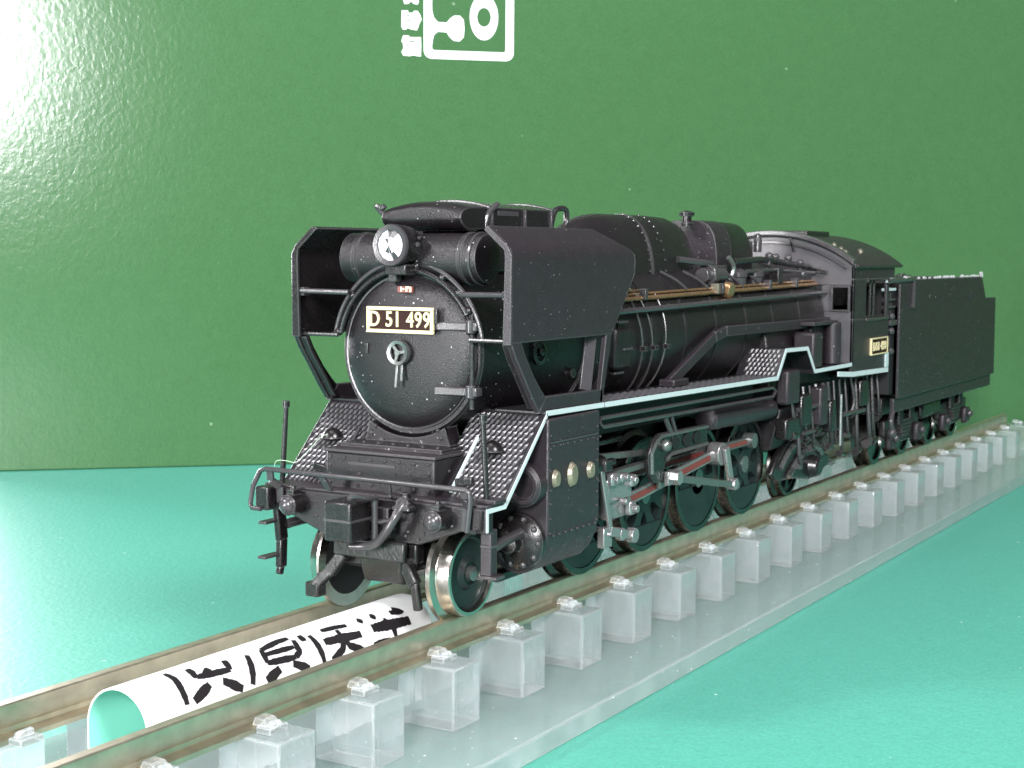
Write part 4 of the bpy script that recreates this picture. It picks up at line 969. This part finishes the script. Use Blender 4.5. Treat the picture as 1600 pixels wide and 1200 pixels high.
# ---- driving wheels, rods, valve gear
DX = [-21.5-10.33*k for k in range(4)]; DR = 4.66; CR = 2.25
for s in (1, -1):
    for k, x in enumerate(DX):
        wheel(x, s, DR, TYRED, 'driving_wheel', 7, [2.2, 2.2, 4.1, 2.6][k], 90 if s > 0 else 0)
for x in DX: P(MB().cyl((x, -4, DR), (x, 4, DR), 0.8, None, 12), 'driving_axle', TYRED)
for s in (1, -1):
    Y = lambda v: s*v
    pz = DR+CR
    rod = P(MB().bar((DX[0]+1.2, Y(6.35), pz), (DX[3]-1.0, Y(6.35), pz), 0.8, 0.3), 'coupling_rod', RODG, 0.08)
    P(MB().bar((DX[0]-1.2, Y(6.52), pz), (DX[3]+1.2, Y(6.52), pz), 0.38, 0.06), 'rod_fluting', RED, parent=rod)
    for x in DX: P(MB().cyl((x, Y(5.8), pz), (x, Y(6.8), pz), 0.7, None, 16), 'crank_pin', RODG, parent=rod)
    main = P(MB().bar((-23.6, Y(7.4), 5.05), (DX[2], Y(7.4), pz), 0.95, 0.32), 'main_rod', STEEL, 0.08)
    P(MB().bar((-24.4, Y(7.59), 5.12), (DX[2]+1.6, Y(7.59), pz-0.17), 0.46, 0.06), 'rod_fluting', RED, parent=main)
    P(MB().cyl((DX[2], Y(6.9), pz), (DX[2], Y(8.1), pz), 1.0, None, 18), 'big_end', STEEL, 0.1, parent=main)
    P(MB().bar((DX[2], Y(8.3), pz+0.6), (DX[2]-1.2, Y(8.3), 4.3), 0.85, 0.4), 'return_crank', STEEL, 0.1)
    P(MB().cyl((DX[2]-1.2, Y(8.0), 4.25), (DX[2]-1.2, Y(8.9), 4.25), 0.55, None, 6), 'return_crank_pin', STEEL, 0.06)
    P(MB().bar((DX[2]-2.2, Y(8.65), 4.0), (-31.6, Y(8.55), 6.2), 0.6, 0.25), 'eccentric_rod', RODG, 0.08)
    P(MB().cyl((-31.4, Y(8.0), 6.3), (-31.4, Y(9.1), 6.3), 0.62, None, 6).box(-31.0, -30.0, Y(8.5)-0.2, Y(8.5)+0.2, 5.8, 6.9), 'link_pin', STEEL, 0.06)
    # crosshead, slide bar and combination lever
    P(MB().box(-25.2, -21.4, Y(7.4)-0.5, Y(7.4)+0.5, 4.2, 6.9).box(-24.6, -20.6, Y(8.05)-0.2, Y(8.05)+0.2, 5.6, 7.4), 'crosshead', STEEL, 0.2)
    for x0, x1, yc, yw, z0, z1 in ((-21.9, -20.7, 8.3, .3, 6.9, 7.9), (-23.4, -22.2, 8.3, .3, 7.0, 7.7), (-24.7, -23.7, 8.3, .35, 6.5, 7.4), (-24.9, -23.9, 8.2, .3, 4.3, 5.4)):
        P(MB().box(x0, x1, Y(yc)-yw, Y(yc)+yw, z0, z1), 'crosshead_lug', STEEL, 0.18)
    chb = MB()
    for x, z, r in ((-21.2, 7.4, 0.34), (-22.8, 7.4, 0.3), (-24.2, 7.0, 0.36), (-24.4, 4.8, 0.38), (-22.6, 5.6, 0.3)): chb.cyl((x, Y(8.3), z), (x, Y(8.85), z), r, r*0.8, 8)
    stuff(P(chb, 'crosshead_bolts', STEEL, 0.05))
    P(MB().box(-22.8, -21.8, Y(8.1)-0.12, Y(8.1)+0.12, 6.4, 7.0), 'crosshead_inset', RED, 0.05)
    P(MB().bar((-17.2, Y(7.5), 7.5), (-30.5, Y(7.5), 7.7), 0.45, 0.7).bar((-17.2, Y(7.5), 3.9), (-20.6, Y(7.5), 3.8), 0.35, 0.5), 'slide_bar', RODG, 0.06)
    P(MB().bar((-19.2, Y(8.4), 8.3), (-20.6, Y(8.5), 3.6), 0.5, 0.3).bar((-20.4, Y(8.5), 3.7), (-23.8, Y(8.6), 2.9), 0.7, 0.4), 'combination_lever', STEEL, 0.08)
    P(MB().cyl((-23.8, Y(8.3), 2.9), (-23.8, Y(9.0), 2.9), 0.6, None, 8), 'lever_pin', STEEL, 0.08)
    P(MB().cyl((-22.2, Y(8.2), 3.2), (-22.2, Y(8.8), 3.2), 0.5, None, 8), 'lever_pin', STEEL, 0.08)
    P(MB().box(-20.9, -19.6, Y(8.2)-0.3, Y(8.2)+0.3, 2.5, 4.0), 'lever_bracket', STEEL, 0.08)
    P(MB().cyl((-17.2, Y(7.9), 8.6), (-20.0, Y(7.9), 8.6), 0.75, None, 16).cyl((-17.2, Y(7.9), 8.6), (-22.0, Y(7.9), 8.6), 0.3, None, 10).box(-20.2, -19.2, Y(8.3)-0.4, Y(8.3)+0.5, 8.2, 9.0), 'valve_spindle', BLKS, 0.06)
    lk = [(-27.3, 7.0), (-27.2, 8.6), (-28.0, 9.6), (-29.0, 10.0), (-38.2, 9.9), (-38.2, 8.1), (-31.0, 8.0), (-30.2, 7.6), (-29.6, 6.2), (-28.2, 6.2)]
    lb = P(MB().py(lk, min(Y(8.0), Y(8.35)), max(Y(8.0), Y(8.35))), 'link_bracket', BLKS, 0.1)
    P(MB().tube([(-27.6, Y(8.42), 7.0), (-27.5, Y(8.42), 8.6), (-28.3, Y(8.42), 9.4), (-29.2, Y(8.42), 9.75), (-38.0, Y(8.42), 9.7)], 0.16, 6).tube([(-38.0, Y(8.42), 8.3), (-31.0, Y(8.42), 8.2), (-30.2, Y(8.42), 7.8)], 0.16, 6), 'bracket_flange', RODG, parent=lb)
    for x in (-31.8, -34.0, -36.0): P(MB().loft([[(x+0.75*math.cos(2*PI*i/12), Y(8.38), 9.0+0.55*math.sin(2*PI*i/12)) for i in range(12)], [(x+0.75*math.cos(2*PI*i/12), Y(8.44), 9.0+0.55*math.sin(2*PI*i/12)) for i in range(12)]]), 'bracket_hole', DARK, parent=lb)
    P(MB().ball((-29.8, Y(8.5), 9.0), 0.5, 12), 'bracket_pin', RODG, parent=lb)
    P(MB().bar((-29.0, Y(7.8), 9.2), (-30.4, Y(7.8), 5.6), 0.9, 0.5), 'expansion_link', RODG, 0.15)
    P(MB().bar((-20.2, Y(7.0), 9.0), (-29.5, Y(7.0), 8.4), 0.5, 0.4), 'radius_rod', RODG, 0.08)
    P(MB().box(-26.5, -18.5, Y(6.0)-0.6, Y(6.0)+0.6, 9.6, 10.0), 'motion_plate', BLKS, 0.1)

# ---- trailing truck, ashpan and pipework below the cab
TX = -65.0
for s in (1, -1): wheel(TX, s, 2.87, TYRED, 'trailing_wheel', 6, None, 90, 5.4)
for s in (1, -1):
    fr = [(-56.5, 3.2), (-58.0, 4.6), (-60.5, 6.0), (-63.0, 6.6), (-66.0, 6.4), (-68.4, 5.4), (-70.4, 4.0), (-72.5, 3.4), (-72.5, 2.4), (-70.0, 1.8), (-67.0, 1.5), (-62.0, 2.2), (-58.0, 2.4)]
    tf = P(MB().py(fr, min(s*6.2, s*6.9), max(s*6.2, s*6.9)), 'trailing_truck', BLKS, 0.2)
    P(MB().tube([(-58.5, s*7.0, 3.6), (-61.0, s*7.05, 5.2), (-64.0, s*7.1, 5.9), (-67.5, s*7.05, 5.3), (-70.0, s*7.0, 3.8)], 0.28, 8, 4).tube([(-60.5, s*7.05, 2.6), (-63.5, s*7.1, 4.2), (-66.5, s*7.1, 4.9), (-69.0, s*7.05, 4.4)], 0.3, 8, 4), 'leaf_spring', RODG, parent=tf)
    P(MB().cyl((-67.5, s*6.5, 2.8), (-67.5, s*7.8, 2.8), 1.3, 0.9, 18), 'axle_box', BLKS, 0.2, parent=tf)
    P(MB().px([(s*4.5, 9.5), (s*7.6, 9.5), (s*6.6, 5.5), (s*4.5, 5.0)], -57.0, -72.0), 'ashpan', BLK, 0.2)
    for x0, x1, y, z0, z1, mt in ((-55.5, -58.6, 8.2, 10.0, 13.2, GRAPH), (-60.0, -62.6, 8.0, 7.5, 10.6, BLKS), (-64.6, -66.6, 8.2, 7.2, 11.0, GRAPH), (-68.2, -69.6, 8.0, 6.2, 9.4, BLKS), (-56.5, -60.2, 7.8, 6.6, 8.6, BLKS), (-77.5, -80.0, 8.0, 8.0, 10.8, BLKS)):
        P(MB().box(x1, x0, s*y-0.7, s*y+0.6, z0, z1), 'injector', mt, 0.25)
    rng = random.Random(5)
    for k in range(16):
        x = -58.5-k*1.75; z = rng.uniform(3.4, 8.8)
        P(MB().tube([(x, s*7.8, 11.2), (x-rng.uniform(-.4, .4), s*8.2, z+1.5), (x-rng.uniform(0, 1.2), s*8.0, z)], rng.uniform(0.13, 0.24), 8, 3).cyl((x-0.9, s*8.0, z), (x+0.5, s*8.1, z+rng.uniform(-.3, .3)), rng.uniform(0.25, 0.5), None, 10), 'injector_pipe', [BLKS, PIPE, BLKS, BLK][k % 4])
    P(MB().tube([(-59.5, s*8.3, 9.2), (-66.5, s*8.3, 9.2)], 0.22, 8).tube([(-72.5, s*8.2, 7.6), (-79.5, s*8.2, 7.5)], 0.26, 8).tube([(-61, s*8.3, 6.8), (-64, s*8.3, 6.8)], 0.2, 8), 'delivery_pipe', PIPE)
    P(MB().cyl((-71.2, s*8.5, 4.6), (-71.2, s*8.5, 9.8), 0.15, None, 8), 'cab_step_post', STEEL)
P(MB().box(-86, -56, -4.4, 4.4, 5.0, 12.4), 'rear_frame', DARK)

# ---- cab
cab_root = P(MB().box(-86.0, -73.2, -8.9, 8.9, 11.3, 11.6), 'cab_floor', DARK)
RC = 25.75-14.8
def roof_z(y, off=0.0): return RC+math.sqrt((14.8+off)**2-y*y)
arch = [(-9.0+18*i/24, 0) for i in range(25)]
arch = [(y, roof_z(y)) for y, _ in arch]
def cabpart(mb, name, m_, bevel=0.06, **k): return P(mb, name, m_, bevel, **k)
top = [(-9.0, 20.8)]+[(y, z-0.05) for y, z in arch]+[(9.0, 20.8)]
fw_ = cabpart(MB().px(top, -73.2, -72.8), 'cab_front', CABF)
for s in (1, -1):
    q = lambda a, b: (min(s*a, s*b), max(s*a, s*b))
    y0, y1 = q(8.7, 9.0); MB_ = MB().box(-73.2, -72.8, y0, y1, 18.1, 20.8)
    y0, y1 = q(5.6, 6.6); MB_.box(-73.2, -72.8, y0, y1, 18.1, 20.8)
    y0, y1 = q(5.0, 9.0); MB_.box(-73.2, -72.8, y0, y1, 12.6, 18.1)
    cabpart(MB_, 'cab_front_panel', CABF)
    fr = MB()
    for a0, a1, z0, z1 in ((6.6, 6.85, 18.1, 20.8), (8.45, 8.7, 18.1, 20.8), (6.85, 8.45, 20.55, 20.8), (6.85, 8.45, 18.1, 18.3)):
        y0, y1 = q(a0, a1); fr.box(-72.86, -72.6, y0, y1, z0, z1)
    cabpart(fr, 'cab_front_window', PIPE, 0.03)
    y0, y1 = q(8.7, 9.0)
    sw = MB().box(-84.8, -72.8, y0, y1, 11.6, 17.3).box(-76.9, -72.8, y0, y1, 17.3, 21.4).box(-84.8, -83.9, y0, y1, 17.3, 21.4).box(-86.6, -72.8, y0, y1, 21.4, 22.75)
    side = cabpart(sw, 'cab_side', GRAPH)
    y0, y1 = q(8.5, 8.68)
    P(MB().box(-79.6, -79.3, y0, y1, 17.3, 21.4).box(-80.9, -80.5, y0, y1, 17.3, 21.4).box(-83.9, -76.9, y0, y1, 17.3, 17.5), 'sliding_window', BLKS, 0.03, parent=side)
    y0, y1 = q(8.98, 9.2)
    P(MB().box(-84.2, -76.7, y0, y1, 17.0, 17.35).box(-84.2, -76.7, y0, y1, 21.3, 21.5), 'window_sill', PIPE, 0.05, parent=side)
    y0, y1 = q(8.99, 9.16)
    P(MB().box(-84.0, -78.6, y0, y1, 13.4, 15.1), 'cab_number_plate', MAROON, 0.03, parent=side)
    f = MB()
    for a0, a1, z0, z1 in ((-84.1, -78.5, 15.02, 15.15), (-84.1, -78.5, 13.35, 13.48), (-78.63, -78.5, 13.48, 15.02), (-84.1, -83.97, 13.48, 15.02)):
        y0, y1 = q(8.99, 9.24); f.box(a0, a1, y0, y1, z0, z1)
    P(f, 'cab_plate_border', GOLD, 0.02, parent=side)
    me = lettering('D51 499', 1.25, 0.95, 'cab_plate_number')
    if s > 0: mt = Matrix.Translation((-81.3, 9.2, 14.2)) @ Matrix(((-1, 0, 0, 0), (0, 0, 1, 0), (0, 1, 0, 0), (0, 0, 0, 1)))
    else: mt = Matrix.Translation((-81.3, -9.2, 14.2)) @ Matrix(((1, 0, 0, 0), (0, 0, -1, 0), (0, 1, 0, 0), (0, 0, 0, 1)))
    me.transform(mt); put('cab_plate_number', me, GOLD, side)
    y0, y1 = q(8.9, 9.1)
    P(MB().strip([(-68.7, 12.3), (-71.5, 12.1), (-73.0, 12.0), (-84.8, 11.75)], 0.5, y0, y1), 'white_edging', WHITE)
    P(MB().box(-84.7, -83.6, q(9.0, 9.15)[0], q(9.0, 9.15)[1], 11.8, 13.4), 'cab_step_bracket', WHITE, 0.05, parent=side)
    # casing in front of the cab, apron
    P(MB().box(-64.6, -62.2, q(6.6, 8.8)[0], q(6.6, 8.8)[1], 12.9, 16.4), 'sandbox', GRAPH, 0.25)
    P(MB().cyl((-69.6, s*8.0, 12.9), (-69.6, s*8.0, 17.2), 0.85, None, 18), 'lubricator', GRAPH, 0.2)
    P(MB().box(-72.8, -65.5, q(6.2, 7.4)[0], q(6.2, 7.4)[1], 12.9, 17.0), 'firebox_casing', BLK, 0.25)
    P(MB().box(-70.4, -63.4, q(6.2, 8.3)[0], q(6.2, 8.3)[1], 17.0, 17.35), 'casing_step', GRAPH, 0.06)
P(MB().box(-85.8, -76.0, -8.4, 8.4, 11.6, 16.2), 'backhead', DARK)
def sheet(off0, off1, x0, x1, yy):
    a = [(-yy+2*yy*i/28) for i in range(29)]
    return MB().px([(y, roof_z(y, off0)) for y in a]+[(y, roof_z(y, off1)) for y in a[::-1]], x0, x1)
rf_ = P(sheet(0.0, 0.32, -88.2, -72.6, 9.25), 'cab_roof', GRAPH, 0.06)
P(sheet(0.12, 0.62, -73.3, -72.3, 9.1), 'roof_rim', PIPE, 0.08, parent=rf_)
P(sheet(-0.75, -0.45, -73.0, -72.5, 8.2), 'rain_strip', PIPE, 0.05, parent=rf_)
P(MB().box(-83.5, -76.5, -2.6, 2.6, 25.7, 26.4), 'roof_ventilator', BLKS, 0.15, parent=rf_)
P(MB().box(-88.2, -73.0, 8.9, 9.4, 22.6, 22.85), 'gutter', BLKS, 0.05, parent=rf_)
for x, y in ((-74.4, 7.0), (-74.0, 7.6), (-79.5, 7.4), (-74.6, 6.2)):
    P(MB().lathe([(0.3, 0), (0.3, 0.3), (0.15, 0.45), (0.02, 0.5)], (x, y, roof_z(y)+0.28), 'Z', 8), 'roof_hook', BRASS, parent=rf_)
P(MB().bar((-72.6, 2.6, 24.2), (-72.6, 2.2, 25.6), 0.3, 0.2, (1, 0, 0)), 'cab_front_rib', BLKS, 0.03)
P(MB().bar((-72.6, 6.2, 22.1), (-72.6, 4.0, 22.5), 0.4, 0.3, (1, 0, 0)), 'cab_front_rib', BLKS, 0.03)

# ================================================================== TENDER
ten = thing('tender', 'plain black tender with coal load coupled behind the cab', 'tender', (-110, 0, 0))
TP = lambda mb, name, m_, bevel=0.0, parent=None, **k: mb.build(name, m_, parent or ten, bevel, **k)
TP(MB().py([(-88.2, 8.0), (-88.2, 21.1), (-89.0, 21.2), (-124.1, 21.15), (-126.2, 18.4), (-131.6, 18.3), (-131.9, 8.0)], 8.9, 9.2), 'side_plate', GRAPH, 0.08)
TP(MB().py([(-88.2, 8.0), (-88.2, 21.1), (-89.0, 21.2), (-124.1, 21.15), (-126.2, 18.4), (-131.6, 18.3), (-131.9, 8.0)], -9.2, -8.9), 'side_plate', GRAPH, 0.08)
TP(MB().box(-131.85, -92.0, -8.9, 8.9, 8.0, 18.2), 'water_tank', BLK, 0.1)
TP(MB().box(-92.4, -92.0, -8.9, 8.9, 8.0, 20.8), 'front_bulkhead', BLK, 0.05)
TP(MB().box(-124.5, -124.1, -8.9, 8.9, 18.2, 21.1), 'rear_bulkhead', BLK, 0.05)
rng = random.Random(3)
coal = MB()
for i in range(420):
    x = rng.uniform(-123.5, -93); y = rng.uniform(-8.6, 8.6)
    z = 18.8+1.8*(1-(y/9)**2)*min(1, (x+124)/6+0.2)+rng.uniform(-0.3, 0.3)
    r = rng.uniform(0.55, 1.1)
    v = bmesh.ops.create_icosphere(coal.bm, subdivisions=1, radius=r)['verts']
    for q in v: q.co = Vector((q.co.x*rng.uniform(.7, 1.2)+x, q.co.y*rng.uniform(.7, 1.2)+y, q.co.z*rng.uniform(.6, 1)+z))
stuff(TP(coal, 'coal_load', COALM, smooth=5))
dst = MB()
for i in range(95):
    x = rng.uniform(-124, -89.2); r = abs(rng.gauss(0.07, 0.06))+0.03
    dst.ball((x, rng.uniform(8.85, 9.22), 21.2+r*0.5), r, 6)
for i in range(4): dst.ball((-124.0+rng.uniform(-.2, .2), 9.05, 21.2+i*0.12), 0.26, 6)
stuff(TP(dst, 'edge_dust', DUST))
TP(MB().box(-131.0, -88.4, -7.4, 7.4, 6.0, 8.0), 'underframe', BLK, 0.15)
TP(MB().box(-131.6, -88.2, 8.3, 8.8, 6.4, 8.0), 'frame_sole', GRAPH, 0.1)
TP(MB().box(-131.6, -88.2, -8.8, -8.3, 6.4, 8.0), 'frame_sole', GRAPH, 0.1)
# front end ladder, rails and doors in the gap
ld = TP(MB().box(-87.2, -83.8, 8.8, 9.2, 20.9, 21.4), 'grab_rail', WHITE, 0.06)
TP(MB().tube([(-83.8, 9.1, 21.1), (-92.6, 9.3, 21.2), (-92.7, 9.3, 18.0)], 0.28, 8), 'grab_rail', PIPE)
for z in (20.1, 19.0, 18.2): TP(MB().box(-87.9, -84.2, 8.3, 8.8, z-0.12, z+0.2), 'ladder_rung', WHITE if z > 19.5 else PIPE, 0.05)
TP(MB().box(-88.3, -86.8, 5.0, 8.6, 8.5, 20.5), 'tender_front_locker', DARK, 0.1)
for z in (17.2, 15.6, 13.4): TP(MB().ball((-86.4, 8.8, z), 0.42, 8), 'door_catch', PIPE)
TP(MB().box(-88.0, -85.6, 8.0, 9.0, 16.2, 16.8), 'locker_handle', PIPE, 0.08)
# bogies
def bogie(xc):
    b = TP(MB().box(xc-2.0, xc+2.0, -6.4, 6.4, 3.0, 5.4), 'bogie', BLK, 0.2)
    for s in (1, -1):
        TP(MB().py([(xc+6.6, 5.2), (xc+6.6, 3.4), (xc+3.4, 2.2), (xc-3.4, 2.2), (xc-6.6, 3.4), (xc-6.6, 5.2), (xc-2.4, 5.6), (xc+2.4, 5.6)], min(s*6.4, s*7.2), max(s*6.4, s*7.2)), 'bogie_side_frame', BLK, 0.2, parent=b)
    for x in (xc+5.3, xc-5.3):
        for s in (1, -1):
            TP(MB().lathe([(0.02, s*3.8), (2.8, s*3.8), (3.3, s*4.0), (2.9, s*4.4), (2.8, s*5.7), (2.3, s*5.7), (2.2, s*5.4), (0.02, s*5.4)], (x, 0, 2.85), 'Y', 36), 'bogie_wheel', TYRED, parent=b)
            TP(MB().box(x-1.1, x+1.1, min(s*7.1, s*7.9), max(s*7.1, s*7.9), 1.9, 4.0), 'axle_box', GRAPH, 0.3, parent=b)
            TP(MB().ball((x-0.4, s*7.9, 3.1), 0.5, 10), 'axle_box_cap', PIPE, parent=b)
    for s in (1, -1):
        for k in range(5): TP(MB().box(xc-2.6+k*0.35, xc+2.6-k*0.35, min(s*7.1, s*7.7), max(s*7.1, s*7.7), 4.6-k*0.42, 4.95-k*0.42), 'spring_leaf', BLK, 0.05, parent=b)
        for dx in (2.2, -2.2): TP(MB().cyl((xc+dx, s*7.4, 4.4), (xc+dx, s*7.4, 6.2), 0.5, None, 10), 'spring_hanger', BLKS, 0.1, parent=b)
    return b
bogie(-97.0); bogie(-119.0)
TP(MB().box(-112, -104, 5.4, 7.6, 4.2, 6.2), 'brake_cylinder', BLKS, 0.4)
TP(MB().tube([(-88.5, 8.6, 6.6), (-87.6, 8.7, 5.6), (-88.0, 8.7, 4.4)], 0.3, 8, 3).ball((-88.0, 8.7, 4.2), 0.6, 10), 'water_hose', PIPE)
TP(MB().box(-88.2, -85.0, -1.5, 1.5, 6.6, 7.8), 'drawbar', BLKS, 0.1)

# ================================================================== LINT FIBRE ON THE HANDRAIL
lt_ = MB().tube([(-1.6, -7.2, 9.45), (-1.5, -6.9, 9.9), (-1.6, -6.2, 9.95), (-1.9, -5.6, 9.85), (-2.4, -5.3, 10.3), (-3.0, -5.0, 10.9), (-3.6, -4.9, 11.35), (-4.2, -4.7, 11.6)], 0.022, 6, 5).build('lint_fibre', THREAD)
tag(lt_, 'thin pale lint fibre caught on the far end of the front handrail', 'fibre')
